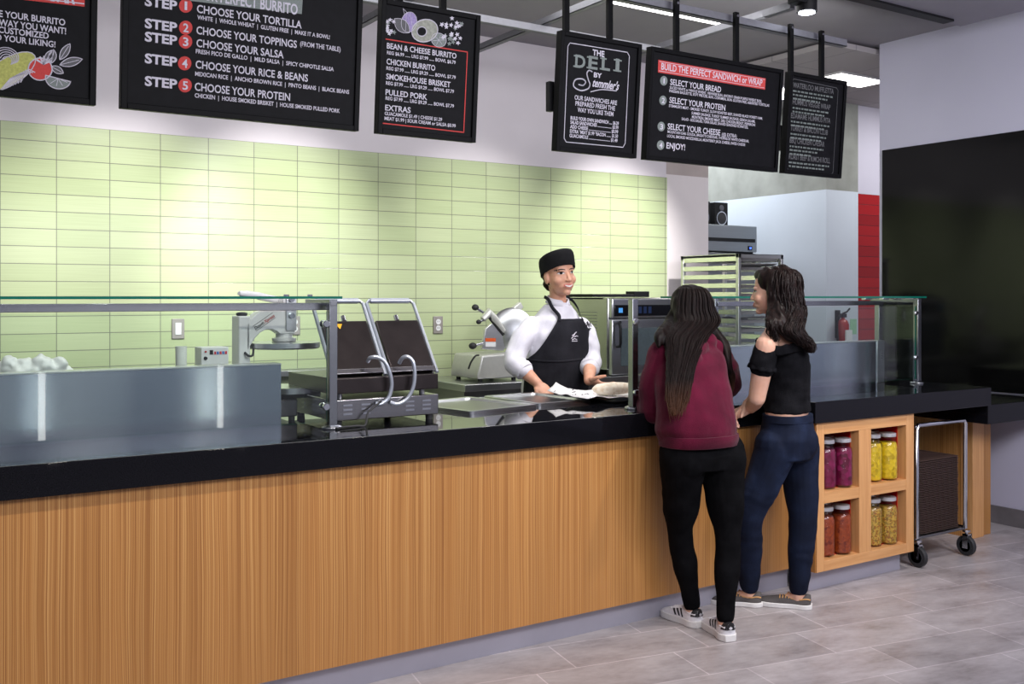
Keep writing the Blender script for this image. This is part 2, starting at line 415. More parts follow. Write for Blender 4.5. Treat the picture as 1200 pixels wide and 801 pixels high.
# ceiling lights in the corridor ceiling, linear light, spot lamp
def ceil_panel(c, hx, hy, label):
    t = thing('ceiling_light', c, label, 'ceiling light')
    MB().box(c[0] - hx, c[0] + hx, c[1] - hy, c[1] + hy, 3.285, 3.2995).build('frame', WHITE_PL, t)
    MB().box(c[0] - hx + .02, c[0] + hx - .02, c[1] - hy + .02, c[1] + hy - .02, 3.282, 3.2855).build('diffuser', LAMP_W, t)
p = atz(997, 95, 3.28); ceil_panel(p, .30, .15, 'white recessed ceiling light beyond the rightmost menu board')
p = atz(911, 110, 3.28); ceil_panel(p, .26, .2, 'white recessed ceiling light glimpsed between the two right menu boards')
a = atz(716, 0, 3.33); b = atz(850, 31, 3.33)
ll = thing('linear_light', (a.x, 1.36, 3.33), 'long slim strip light glowing on the ceiling behind the menu boards', 'ceiling light')
MB().box(a.x - .9, b.x, 1.31, 1.41, 3.335, 3.36).build('housing', ALU, ll)
MB().box(a.x - .88, b.x - .02, 1.325, 1.395, 3.33, 3.336).build('diffuser', m_emit('strip_light', (1, .98, .97, 1), 5), ll)
c = aty(944, 8, .2)
sl = thing('spot_lamp', (c.x, c.y, 3.25), 'small black spotlight hanging at the ceiling above the rightmost menu board', 'spotlight')
MB().box(c.x - .10, c.x - .02, c.y - .04, c.y + .04, 3.09, 3.25).build('driver_box', BLACK, sl, .004)
MB().lathe([(.0, 0), (.055, 0), (.055, .17), (.0, .17)], (c.x + .01, c.y, 3.055)).build('housing', BLACK, sl)
MB().lathe([(.0, 0), (.044, 0), (.044, .004), (0, .004)], (c.x + .01, c.y, 3.049)).build('lens', m_emit('lens_glow', (.85, .9, 1, 1), 14), sl)

# strut frame that carries the menu boards
def strut(p0, p1, label, h=.041, name='ceiling_strut', group=None):
    p0, p1 = Vector(p0), Vector(p1); d = (p1 - p0).normalized(); s = Vector((-d.y, d.x, 0)) * h / 2
    mb = MB(); c = (p0 + p1) / 2; L = (p1 - p0).length / 2
    u = Vector((0, 0, h / 2))
    mb.obox(c - u * .9, d * L, s, u * .1); mb.obox(c - s * .9, d * L, s * .1, u); mb.obox(c + s * .9, d * L, s * .1, u)
    mb.obox(c + u * .9 - s * .7, d * L, s * .25, u * .1); mb.obox(c + u * .9 + s * .7, d * L, s * .25, u * .1)
    o = mb.build(name, STRUT); tag(o, label, 'ceiling strut', group); return o
strut((-.5, .345, 2.98), (4.83, .345, 2.98), 'long grey metal strut the menu board hangers are bolted to')
q0 = atz(557, 21, 3.1); yq = q0.y
strut((.3, yq, 3.1), (4.35, yq, 3.1), 'shiny metal strut running along the ceiling behind the price board')
for i, (pa, lb) in enumerate([((640, 25), 'metal cross strut over the gap between the price board and the deli board'), ((850, 31), 'metal cross strut reaching back from the hanger of the sandwich board'), ((433, 22), 'metal cross strut seen left of the price board')]):
    q = atz(pa[0], pa[1], 3.145); strut((q.x, .37, 3.145), (q.x, 2.5, 3.145), lb)

# ================================================================== THE COUNTER
cb = thing('counter_base', (1, .4, 0), 'long counter front of striped honey-brown wood veneer', 'counter')
MB().box(-2.5, 4.01, 0, .04, .11, .862).build('front_panel', ZEBRA, cb)
TOE = plain('toe_kick_metal', rgb(176, 174, 186), .45, .35, var=.03, scale=8)
MB().box(-2.5, 4.01, .05, .07, 0, .11).build('toe_kick', TOE, cb)
MB().box(-2.5, 4.9, .88, .92, 0, .862).build('rear_panel', STEEL_D, cb)
MB().box(4.9, 5.5, .52, .56, 0, .862).build('side_panel', ZEBRA, cb)
wt = MB()
wt.prism([(-2.5, -.03, .862), (4.0, -.03, .862), (4.0, -.14, .862), (5.53, -.14, .862), (5.53, .95, .862), (-2.5, .95, .862)], (0, 0, .108))
wt.bm.normal_update()
for f in wt.bm.faces: f.material_index = 1 if f.calc_center_median().z > .969 else 0
tag(wt.build('worktop', [BLACK_STONE, STONE_TOP], bevel=.003), 'long polished black stone worktop on the wooden counter', 'worktop')
tag(MB().box(5.56, 6.28, -.10, .9, .745, .86).build('low_worktop', BLACK_STONE, bevel=.003), 'lower black worktop at the far right end of the counter', 'worktop')
ep = thing('end_panel', (5.8, .3, 0), 'light oak and striped veneer end panel standing under the lower worktop', 'end panel')
e0, e1, e2 = aty(1140, 600, .12).x, aty(1153, 600, .12).x, aty(1161, 600, .14).x
MB().box(e0, e1, .12, .2, 0, .745).build('oak_board', m_oak('light_oak_board', rgb(196, 140, 86), rgb(216, 163, 108), (60, 60, 3)), ep, .002)
MB().box(e1, e2, .14, .8, 0, .745).build('veneer_board', ZEBRA, ep, .002)
MB().box(e0 + .005, e1, .2, .8, 0, .745).build('inner_board', ZEBRA, ep)

# shelf unit with cubbyholes
YS = -.12
xs = [aty(px, 575, YS).x for px in (957, 966, 1007, 1021, 1062, 1071)]
z4 = [.105, .158, .448, .505, .80, .86]
su = thing('shelf_unit', (4.4, 0, 0), 'light oak open shelf unit with four red-lined cubbyholes full of jars', 'shelf unit')
MB().box(xs[0], xs[1], YS, .36, z4[0], z4[5]).build('side_board', OAK, su, .0015)
MB().box(xs[4], xs[5], YS, .36, z4[0], z4[5]).build('side_board', OAK, su, .0015)
MB().box(xs[0] - .004, xs[0], YS + .006, 0, z4[0], z4[5]).build('side_veneer', ZEBRA, su)
mb = MB(); mb.box(xs[1], xs[4], YS, .36, z4[4], z4[5]); mb.build('top_rail', OAK_H, su, .0015)
mb = MB(); mb.box(xs[1], xs[4], YS, .36, z4[0], z4[1]); mb.build('bottom_rail', OAK_H, su, .0015)
mb = MB(); mb.box(xs[1], xs[2], YS + .001, .36, z4[2], z4[3]); mb.box(xs[3], xs[4], YS + .001, .36, z4[2], z4[3]); mb.build('shelf_board', OAK_H, su, .0015)
mb = MB(); mb.box(xs[2], xs[3], YS + .0005, .36, z4[1], z4[4]); mb.build('divider', OAK, su, .0015)
mb = MB()
for (xa, xb) in ((xs[1], xs[2]), (xs[3], xs[4])):
    for (za, zb) in ((z4[1], z4[2]), (z4[3], z4[4])):
        f = YS + .055
        mb.box(xb - .006, xb, f, .35, za, zb); mb.box(xa, xa + .006, f, .35, za, zb)
        mb.box(xa, xb, .35, .358, za, zb); mb.box(xa, xb, f, .35, za, za + .004)
        for yy in (f + .035, f + .16):
            for k in range(8):
                zz = za + .03 + k * (zb - za - .05) / 7
                mb.obox((xb - .0065, yy, zz), (.0008, 0, 0), (0, .003, 0), (0, 0, .003), 1)
mb.build('red_lining', [RED, CHROME], su)
MB().box(xs[0] + .01, xs[5] - .04, YS + .06, YS + .08, 0, .105).build('toe_kick', TOE, su)

# jars
JG = m_glass('jar_glass', (.96, .97, .97, 1))
def m_food(name, cols, scale):
    def f(nm):
        t = NT(nm); t.pr(cols[0], .3)
        vo = t.n('ShaderNodeTexVoronoi'); vo.inputs['Scale'].default_value = scale; t.l(t.coord(), vo.inputs['Vector'])
        sp = t.n('ShaderNodeSeparateColor'); t.l(vo.outputs['Color'], sp.inputs[0])
        t.l(t.ramp(sp.outputs[0], [(i / max(1, len(cols) - 1), c) for i, c in enumerate(cols)]), t.p.inputs['Base Color']); t.bump(vo.outputs['Distance'], .4, .004); return t.m
    return M(name, f)
FOOD = [m_food('beet_filling', [rgb(78, 6, 34), rgb(104, 12, 52), rgb(128, 24, 76)], 45), m_food('yellow_filling', [rgb(196, 160, 12), rgb(222, 190, 30), rgb(170, 140, 10)], 60),
        m_food('orange_filling', [rgb(128, 48, 16), rgb(150, 66, 24), rgb(100, 28, 12)], 80), m_food('relish_filling', [rgb(176, 132, 40), rgb(196, 160, 66), rgb(120, 96, 30), rgb(160, 84, 24)], 150)]
LIDM = plain('pale_metal_lid', rgb(206, 206, 208), .35, .6, var=.03)
def make_jar(food):
    t = thing('jar', (0, 0, 0), '-', 'jar', 'preserve jars in the shelf unit')
    r, h = .054, .235
    MB().lathe([(.0, .0), (r - .006, 0), (r, .008), (r, h * .76), (r - .006, h * .86), (r - .014, h * .90), (r - .014, h * .99)], (0, 0, 0), 24).build('glass_body', JG, t, local=True)
    MB().lathe([(.0, .004), (r - .009, .004), (r - .004, .011), (r - .004, h * .755), (r - .010, h * .85), (.0, h * .85)], (0, 0, 0), 24).build('contents', FOOD[food], t, local=True)
    MB().lathe([(.0, h * .98), (r - .010, h * .98), (r - .009, h * .985), (r - .009, h * 1.055), (r - .012, h * 1.065), (.0, h * 1.065)], (0, 0, 0), 24).build('lid', LIDM, t, local=True)
    return t
cub = [((988, 545), 0, (xs[1], xs[2]), z4[3], 'dark magenta pickled beet', 'upper left'), ((1040, 545), 1, (xs[3], xs[4]), z4[3], 'bright yellow pickle', 'upper right'),
       ((985.5, 620), 2, (xs[1], xs[2]), z4[1], 'orange-red preserve', 'lower left'), ((1040, 610), 3, (xs[3], xs[4]), z4[1], 'mustard-coloured relish', 'lower right')]
for (pp, fd, (xa, xb), zb, desc, pos) in cub:
    proto = make_jar(fd); x = min(aty(pp[0], pp[1], -.06).x, xb - .061)
    spots = [(x, -.06, 'at the right front of the %s cubbyhole'), (x - .112, -.045, 'at the left edge of the %s cubbyhole'), (x - .004, .045, 'behind the front jar in the %s cubbyhole')]
    for i, (jx, jy, w) in enumerate(spots):
        o = proto if i == 0 else copy_tree(proto)
        o.location = (jx, jy, zb + .0042); o['label'] = 'lidded jar of %s %s' % (desc, w % pos)

# tray cart
ct = thing('tray_cart', (5.1, .1, 0), 'chrome wheeled cart holding brown trays, parked under the worktop end', 'cart')
YC = -.09
ax0, ax1 = aty(1074, 560, YC).x, aty(1131, 560, YC).x
yb = .40
mb = MB()
for y in (YC, yb):
    mb.tube([(ax0, y, .16), (ax0, y, .765), (ax0 + .015, y, .785), (ax1 - .015, y, .785), (ax1, y, .765), (ax1, y, .16)], .0125, 10)
for x in (ax0, ax1):
    mb.tube([(x, YC, .775), (x, yb, .775)], .010, 8); mb.tube([(x, YC, .165), (x, yb, .165)], .010, 8)
mb.build('frame', CHROME, ct)
MB().box(ax0 - .005, ax1 + .005, YC, yb, .152, .165).build('base_plate', STEEL_D, ct, .002)
for x in (ax0 + .012, ax1 + .012):
    for y in (YC, yb):
        ca = MB(); ca.lathe([(.0, 0), (.022, 0), (.022, .012), (.0, .012)], (x, y, .138), 14); ca.cyl((x, y, .11), (x, y, .15), .009, 10)
        ca.box(x - .022, x - .017, y - .02, y + .012, .045, .128); ca.box(x + .017, x + .022, y - .02, y + .012, .045, .128); ca.box(x - .022, x + .022, y - .02, y + .012, .118, .128)
        cs = ca.build('caster', CHROME, ct)
        w = MB().lathe([(.0, -.014), (.052, -.014), (.058, -.008), (.058, .008), (.052, .014), (.0, .014)], (x, y, .059), 24, 0, (1, 0, 0))
        w.lathe([(.034, -.0155), (.034, .0155), (.0, .0155)], (x, y, .059), 20, 1, (1, 0, 0)); w.lathe([(.0, -.0155), (.034, -.0155)], (x, y, .059), 20, 1, (1, 0, 0)); w.lathe([(.0, -.023), (.009, -.023), (.009, .023), (.0, .023)], (x, y, .059), 10, 2, (1, 0, 0))
        w.build('wheel', [RUBBER, GREY_RUBBER, CHROME], cs)
TRAYM = plain('brown_tray', rgb(74, 56, 50), .5, var=.12, scale=120)
tx0, tx1, ty0, ty1 = aty(1077, 580, -.07).x, aty(1126, 580, -.07).x, -.07, .24
def rrect(x0, x1, y0, y1, r, z, n=4):
    out = []
    for cx, cy, a in ((x1 - r, y1 - r, 0), (x0 + r, y1 - r, 90), (x0 + r, y0 + r, 180), (x1 - r, y0 + r, 270)):
        for k in range(n + 1):
            t = math.radians(a + 90 * k / n); out.append(Vector((cx + r * math.cos(t), cy + r * math.sin(t), z)))
    return out
NTR = 42; pitch = (.580 - .166) / NTR
hx, hy = (tx1 - tx0) / 2, (ty1 - ty0) / 2
tp = MB().rings([rrect(-hx + .012, hx - .012, -hy + .012, hy - .012, .03, 0), rrect(-hx + .003, hx - .003, -hy + .003, hy - .003, .035, pitch * .5), rrect(-hx, hx, -hy, hy, .036, pitch * .55), rrect(-hx, hx, -hy, hy, .036, pitch * .88), rrect(-hx + .01, hx - .01, -hy + .01, hy - .01, .03, pitch * .88), rrect(-hx + .016, hx - .016, -hy + .016, hy - .016, .03, pitch * .3)]).build('serving_tray', TRAYM, local=True)
for k in range(NTR):
    o = tp if k == 0 else tp.copy()
    if k: COL.objects.link(o)
    o.location = ((tx0 + tx1) / 2 + random.uniform(-.002, .002), (ty0 + ty1) / 2 + random.uniform(-.002, .002), .1655 + k * pitch)
    tag(o, 'brown plastic serving tray below the topmost one in the tall stack on the wheeled cart', 'tray', 'brown trays stacked on the cart')
o['label'] = 'topmost brown plastic serving tray of the stack on the wheeled cart'

# ================================================================== SNEEZE GUARDS
POSTM = plain('satin_post_steel', (.34, .35, .37, 1), .24, 1.0, var=.03)
def pane(name, x0, x1, y0, y1, z0, z1, parent):
    mb = MB(); mb.box(x0, x1, y0, y1, z0, z1)
    mb.bm.faces.ensure_lookup_table()
    dims = (x1 - x0, y1 - y0, z1 - z0); thin = dims.index(min(dims))
    bmesh.ops.recalc_face_normals(mb.bm, faces=mb.bm.faces)
    for f in mb.bm.faces:
        n = f.normal; f.material_index = 0 if abs(n[thin]) > .9 else 1
    return mb.build(name, [GLASS, GLASS_EDGE], parent, smooth=0)
def post(x, y, parent, ztop=1.487, name='post', s=.017, foot=True):
    mb = MB(); mb.box(x - s, x + s, y - s, y + s, .97, ztop)
    if foot: mb.lathe([(.0, 0), (.042, 0), (.042, .008), (.03, .014), (.0, .014)], (x, y, .97), 20)
    return mb.build(name, POSTM, parent, .002)
def clamp(x, y, z, parent):
    return MB().lathe([(.0, 0), (.014, 0), (.015, .004), (.015, .012), (.012, .016), (.0, .016)], (x, y, z), 16, 0, (0, -1, 0)).build('clamp', CHROME, parent)
g1 = thing('sneeze_guard', (.6, .3, .97), 'left glass sneeze guard with steel rail over the sandwich press', 'sneeze guard')
PX, PY = 1.578, .246
post(PX, PY, g1)
pane('top_pane', -2.2, 1.612, .22, .52, 1.490, 1.500, g1)
MB().box(-2.2, PX + .012, .30, .318, 1.444, 1.474).build('rail', POSTM, g1, .002)
MB().box(PX - .014, PX + .014, PY - .02, .50, 1.462, 1.487).build('bracket', POSTM, g1, .002)
pane('front_pane', -2.2, PX - .022, PY - .004, PY + .004, 1.0, 1.44, g1)
for z in (1.39, 1.06): clamp(PX - .03, PY - .005, z, g1); clamp(PX - .03 , PY + .03, z, g1)
for xk in (1.43, 1.53): MB().lathe([(.0, 0), (.011, 0), (.011, .008), (0, .008)], (xk, .36, 1.4995), 12).build('glass_bolt', CHROME, g1)
g2 = thing('sneeze_guard', (4.4, .3, .97), 'right glass sneeze guard on steel posts in front of the two women', 'sneeze guard')
QX = 3.03; QY = .13
p = atz(742, 479, .97); QX, QY = p.x, p.y
post(QX, QY, g2)
p = atz(1075, 449, .97); RX, RY = p.x, p.y
post(RX, RY, g2)
post(RX + .03, RY + .30, g2); 
p = aty(838, 400, .52); post(p.x, .52, g2, s=.014)
pane('top_pane', 3.62, RX + .035, RY - .04, RY + .34, 1.490, 1.500, g2)
MB().box(p.x, RX + .02, .50, .518, 1.444, 1.472).build('rail', POSTM, g2, .002)
MB().box(RX - .014, RX + .014, RY, RY + .33, 1.462, 1.487).build('bracket', POSTM, g2, .002)
pane('front_pane', 3.4, RX - .02, RY - .004, RY + .004, 1.0, 1.44, g2)
pane('end_pane', RX + .03, RX + .038, RY + .02, RY + .3, 1.0, 1.46, g2)
for z in (1.40, 1.13): clamp(RX - .03, RY - .005, z, g2)
for z in (1.38, 1.05): clamp(QX - .005, QY - .02, z, g2)
for xk in (RX - .25, RX - .08): MB().box(xk - .03, xk + .03, RY + .16, RY + .19, 1.478, 1.49).build('glass_clip', CHROME, g2, .002)
# steel guards in front of the wells
def guard(x0, x1, label, endstrip):
    t = thing('steel_splash_guard', ((x0 + x1) / 2, .43, .97), label, 'splash guard')
    MB().box(x0, x1, .42, .424, .97, 1.222).build('front_sheet', GUARD, t)
    MB().box(x0, x1, .414, .50, 1.222, 1.228).build('top_lip', STEEL, t, .001)
    MB().box(x0, x1, .496, .50, .97, 1.222).build('rear_sheet', STEEL_D, t)
    if endstrip:
        mb = MB(); mb.box(x1, x1 + .07, .414, .50, .97, 1.228); mb.build('end_cap', STEEL, t, .002)
        for z in (1.12, 1.135, 1.15): MB().lathe([(.0, 0), (.004, 0), (.004, .003), (0, .003)], (x1 + .04, .414, z), 8, 0, (0, -1, 0)).build('screw', CHROME, t)
    else: MB().box(x1 - .004, x1, .424, .496, .97, 1.222).build('end_cap', STEEL, t)
guard(-2.4, 1.43, 'long brushed steel splash guard standing on the left worktop', False)
guard(3.66, aty(1028, 420, .414).x, 'brushed steel splash guard on the right worktop behind the women', True)
# ================================================================== MENU BOARDS
TILT = math.radians(4.5); SY = .30
NRM = Vector((0, -math.cos(TILT), -math.sin(TILT)))          # the boards lean their top edge towards the room
UPV = Vector((0, -math.sin(TILT), math.cos(TILT)))
class Board:
    def __init__(s, name, xl, xr, zb, zt, label, cat='menu board', hang=(), fr=.022):
        s.o = Vector((0, SY, zb)); s.xl, s.xr, s.h = xl, xr, (zt - zb)
        s.t = thing(name, ((xl + xr) / 2, SY, zb), label, cat, 'hanging menu boards')
        s.x0 = (xl + xr) / 2
        w = (xr - xl) / 2
        # panel + frame in the tilted plane
        def bar(mb, xa, xb, ha, hb, na, nb):
            mb.obox(s.q((xa + xb) / 2, (ha + hb) / 2, (na + nb) / 2), ((xb - xa) / 2, 0, 0), UPV * (hb - ha) / 2, NRM * (nb - na) / 2)
        mb = MB(); bar(mb, -w + .004, w - .004, .004, s.h - .004, -.03, 0); mb.build('panel', BLACKBOARD, s.t, local=True)
        mb = MB()
        for a in ((-w, -w + fr, 0, s.h), (w - fr, w, 0, s.h), (-w + fr, w - fr, 0, fr), (-w + fr, w - fr, s.h - fr, s.h)): bar(mb, *a, -.032, .010)
        mb.build('frame', FRAME_B, s.t, .002, local=True)
        for px in hang:
            hx = aty(px, 30, SY).x - s.x0; top = s.q(0, s.h, -.02)
            m = MB(); m.box(hx - .014, hx + .014, top.y - .008, top.y + .012, top.z - .16, 3.0 - zb)
            h = m.build('hanger', FRAME_B, s.t, local=True)
            MB().lathe([(.0, 0), (.008, 0), (.007, .005), (0, .005)], (hx, top.y - .008, 2.98 - zb), 8, 0, (0, -1, 0)).build('bolt', CHROME, h, local=True)
    def q(s, u, v, n=0):           # local point: u along the board from its middle, v up the board, n out of it
        return Vector((u, 0, 0)) + UPV * v + NRM * n
    def uv(s, px, py):             # where a point seen in the photograph lies on this board
        r = ray(px, py); t = (s.o - CAM).dot(NRM) / r.dot(NRM); p = CAM + r * t - s.o
        return p.x - s.x0, p.dot(UPV)
    def text(s, txt, pxl, py, pxr, cap, mat=CHALK, bold=.012, name='text_line', shear=0, n=.002):
        u0, v0 = s.uv(pxl, py); k = s.uv(pxl, py - cap)[1] - v0; u1 = u0 + 1
        # right end on the same baseline
        u1 = s.uv(pxr, py)[0]
        return put_text(name, txt, mat, s.t, u0, u1, v0, k, lambda x, z: s.q(x, z, n), bold, shear)
    def shape(s, name, pts, mat, n=.0015, parent=None):
        P = [s.uv(*p) for p in pts]; mb = MB(); mb.poly([s.q(u, v, n) for u, v in P]); return mb.build(name, mat, parent or s.t, local=True, smooth=0)
    def line(s, mb, pts, w, n=.002, closed=False):
        P = [s.q(*s.uv(*p), n) for p in pts]
        if closed: P.append(P[0])
        for a, b in zip(P[:-1], P[1:]):
            d = (b - a); L = d.length
            if L < 1e-6: continue
            d.normalize(); sd = d.cross(NRM).normalized() * w / 2
            mb.poly([a - sd - d * w * .3, b - sd + d * w * .3, b + sd + d * w * .3, a + sd - d * w * .3])
    def rows(s, name, pxl, py, pxr, cap, mat=CHALK_DIM, seed=0):
        """illegible small print: word-length strokes"""
        rnd = random.Random(seed); mb = MB(); x = pxl
        (_, v0) = s.uv(pxl, py); k = s.uv(pxl, py - cap)[1] - v0
        ul = s.uv(pxl, py)[0]; ur = s.uv(pxr, py)[0]; u = ul
        while u < ur - .006:
            wl = min(rnd.uniform(.012, .034), ur - u); c = u
            while c < u + wl - .003:
                mb.obox(s.q(c + .0018, v0 + k / 2 * rnd.uniform(.8, 1), .002), (.0014, 0, 0), UPV * k * .45, NRM * .0003); c += .0042
            u += wl + .006
        return mb.build(name, mat, s.t, local=True, smooth=0)
def ellpts(cx, cy, rx, ry, n=24, rot=0, a0=0, a1=360):
    out = []
    for k in range(n + (1 if a1 - a0 < 360 else 0)):
        t = math.radians(a0 + (a1 - a0) * k / n); x, y = rx * math.cos(t), ry * math.sin(t)
        out.append((cx + x * math.cos(rot) - y * math.sin(rot), cy + x * math.sin(rot) + y * math.cos(rot)))
    return out
def leaf(cx, cy, L, w, rot, n=10):
    up = [(L * k / n, w * math.sin(PI * k / n) ** .8) for k in range(n + 1)]; dn = [(L * k / n, -w * math.sin(PI * k / n) ** .8) for k in range(n - 1, 0, -1)]
    return [(cx + x * math.cos(rot) - y * math.sin(rot), cy + x * math.sin(rot) + y * math.cos(rot)) for x, y in up + dn]
X = lambda px, py: aty(px, py, SY).x
ZB, ZT = 2.18, 2.735

# --- far left board
b = Board('menu_board', X(112, 60) - .93, X(112, 60), ZB, ZT, 'leftmost black menu board with chalk drawing of tomato and corn, cut by the frame edge')
b.shape('red_banner', [(-60, -60), (100, -30), (99, 8), (-60, -10)], CHALK_RED)
mb = MB(); b.line(mb, [(-60, -14), (98, 4.5)], .004, .0025); b.line(mb, [(-60, -56), (98, -28)], .004, .0025); mb.build('banner_rule', CHALK, b.t, local=True, smooth=0)
b.text('THE BURRITO BAR', -50, -16, 88, 26, bold=.03)
b.text('MAKE YOUR BURRITO', -23, 16.5, 76.5, 7.5, bold=.02)
b.text('THE WAY YOU WANT!', -22, 27, 77.5, 7.5, bold=.02)
b.text('CUSTOMIZED', -2, 38, 57, 7, bold=.02)
b.text('TO YOUR LIKING!', -12, 46, 65, 7, bold=.02)
d = b.shape('tomato_drawing', ellpts(47, 81, 14, 13), CHALK_RED, .0015)
mb = MB(); b.line(mb, ellpts(47, 81, 14, 13), .004, .0022, True)
for k in range(5): a = -2.6 + k * .55; b.line(mb, [(51, 75), (51 + 9 * math.cos(a), 75 + 9 * math.sin(a))], .006, .0024)
mb.build('drawing_outline', CHALK, d, local=True, smooth=0)
d = b.shape('lemon_drawing', ellpts(68, 92, 15, 12, 20, .25, 0, 180), CHALK_GREY, .0016)
mb = MB(); b.line(mb, ellpts(68, 92, 15, 12, 20, .25, 0, 180), .0035, .0024, True)
for a in (30, 65, 100, 140): b.line(mb, [(68, 92), (68 + 12 * math.cos(math.radians(a)), 92 + 9 * math.sin(math.radians(a)))], .002, .0024)
mb.build('drawing_outline', CHALK, d, local=True, smooth=0)
for (cx, cy, L, w, r) in ((70, 70, 22, 4.5, -1.0), (70, 76, 27, 5, -.25), (52, 72, 17, 4, -.9), (60, 74, 16, 4.5, -1.4), (60, 78, 16, 4, .5)):
    d = b.shape('leaf_drawing', leaf(cx, cy, L, w, r), CHALK_DIM, .0013); mb = MB(); b.line(mb, leaf(cx, cy, L, w, r), .0028, .0024, True); b.line(mb, [(cx, cy), (cx + L * .85 * math.cos(r), cy + L * .85 * math.sin(r))], .002, .0024); mb.build('drawing_outline', CHALK, d, local=True, smooth=0)
d = b.shape('wrap_drawing', ellpts(10, 84, 36, 16, 24, -.55), CHALK_GREEN, .0012)
mb = MB()
for k in range(9): b.line(mb, [(0 + k * 3.0, 106 - k * 1.2), (12 + k * 2.6, 92 - k * 1.4), (20 + k * 2.6, 88 - k * .4)], .003, .0024)
for k in range(5): b.line(mb, ellpts(8, 66 + k * 1.5, 14 - k * 2, 10 - k, 16, .3, 180, 380), .003, .0024)
b.line(mb, ellpts(10, 84, 36, 16, 24, -.55), .003, .0024, True)
mb.build('drawing_outline', CHALK, d, local=True, smooth=0)

# --- big burrito board
b = Board('menu_board', X(141, 60), X(419.5, 60), ZB, ZT, 'widest black menu board listing five numbered red steps')
b.shape('grey_banner', [(214, -27), (355, -8), (353.5, 16.5), (213.5, 0)], CHALK_GREY)
b.text('YOUR PERFECT BURRITO', 222, -3, 349, 12.5, bold=.02)
for i, (py, cx, cy) in enumerate(((6.2, 217.5, 6.8), (32.2, 217.5, 32.5), (47.8, 217.3, 48.8), (73.3, 216.3, 74.2), (99.8, 216.8, 100))):
    b.text('STEP', 169.5, py, 207.5, 10.5, bold=.035, name='step_text')
    d = b.shape('number_disc', ellpts(cx, cy, 7.9, 8.2), CHALK_RED)
    u = b.text(str(i + 1), cx - (1.5 if i == 0 else 3.2), cy + 4.6, cx + (1.5 if i == 0 else 3.2), 9.5, bold=.02, name='number_text', n=.003); u.parent = d
for (tx, xl, py, xr, cap) in (('CHOOSE YOUR TORTILLA', 230.5, 14.6, 353.8, 9), ('CHOOSE YOUR TOPPINGS', 230, 39.6, 348, 8.8), ('CHOOSE YOUR SALSA', 230, 54.6, 332.5, 8.8), ('CHOOSE YOUR RICE & BEANS', 229, 79.6, 361, 8.8), ('CHOOSE YOUR PROTEIN', 228, 105.8, 340, 9)):
    b.text(tx, xl, py, xr, cap, bold=.016)
b.text('(FROM THE TABLE)', 351.5, 53.8, 399, 5.5)
for (tx, xl, py, xr) in (('WHITE  |  WHOLE WHEAT  |  GLUTEN FREE  |  MAKE IT A BOWL!', 231, 22.6, 387), ('FRESH PICO DE GALLO  |  MILD SALSA  |  SPICY CHIPOTLE SALSA', 229.3, 62.3, 391.5),
                         ('MEXICAN RICE  |  ANCHO BROWN RICE  |  PINTO BEANS  |  BLACK BEANS', 228.5, 88.6, 409.5), ('CHICKEN  |  HOUSE SMOKED BRISKET  |  HOUSE SMOKED PULLED PORK', 228, 114, 398.5)):
    b.text(tx, xl, py, xr, 4.8, bold=.02)

# --- price board
b = Board('menu_board', X(441.5, 60), X(556.5, 60), ZB, ZT, 'narrow black menu board with avocado drawing and red-framed burrito prices', hang=(465, 516))
mb = MB(); b.line(mb, [(450.3, 45.5), (547.5, 61), (543.2, 155), (447.2, 144.2)], .0045, .002, True); mb.build('red_border', CHALK_RED, b.t, local=True, smooth=0)
for (tx, xl, py, xr) in (('BEAN & CHEESE BURRITO', 453, 56.6, 535), ('CHICKEN BURRITO', 452.7, 75, 510), ('SMOKEHOUSE BRISKET', 452.2, 92.5, 528), ('PULLED PORK', 451.5, 111, 500.5), ('EXTRAS', 451, 129, 481)):
    b.text(tx, xl, py, xr, 6.4, bold=.02)
for (tx, xl, py, xr) in (('REG $6.99 ...... LRG $7.99 ...... BOWL $6.79', 453.2, 63.4, 534), ('REG $7.99 ...... LRG $9.29 ...... BOWL $7.79', 452.5, 81.6, 534), ('REG $7.99 ...... LRG $9.29 ...... BOWL $7.79', 452, 99, 532), ('REG $7.99 ...... LRG $9.29 ...... BOWL $7.79', 451.5, 116.7, 532),
                         ('GUACAMOLE $1.49 | CHEESE $1.29', 450.5, 134.6, 518), ('MEAT $1.99 | SOUR CREAM or SALSA $0.99', 450.3, 140.4, 534)):
    b.text(tx, xl, py, xr, 3.9, bold=.02)
def drawn(bd, name, pts, fill, stroke=CHALK, w=.003, extra=()):
    d = bd.shape(name, pts, fill, .0013 + random.random() * .0004); mb = MB(); bd.line(mb, pts, w, .0024, True)
    for e in extra: bd.line(mb, e, w * .8, .0024)
    mb.build('drawing_outline', stroke, d, local=True, smooth=0)
drawn(b, 'onion_drawing', ellpts(479, 26, 9, 12, 20, .2), CHALK_PURPLE, CHALK, .002, [[(472, 10), (478, 16)], [(472, 10), (474, 18)], [(480, 15), (484, 36)], [(476, 15), (475, 36)]])
drawn(b, 'pepper_drawing', leaf(462, 22, 24, 7, .75), CHALK_DIM, CHALK, .002)
drawn(b, 'avocado_drawing', ellpts(497.5, 36, 15.5, 13, 26, -.3), CHALK_GREEN if False else plain('chalk_avocado', rgb(150, 152, 140), .8, var=.2, scale=90), CHALK, .004)
drawn(b, 'stone_drawing', ellpts(494, 37, 5.5, 5.5), BLACKBOARD, CHALK, .004)
drawn(b, 'lime_drawing', ellpts(514, 47, 9, 8, 18, .5), CHALK_GREY, CHALK, .002, [[(514, 47), (514 + 7 * math.cos(a), 47 + 6 * math.sin(a))] for a in (0, 1, 2, 3, 4, 5)])
rnd = random.Random(3)
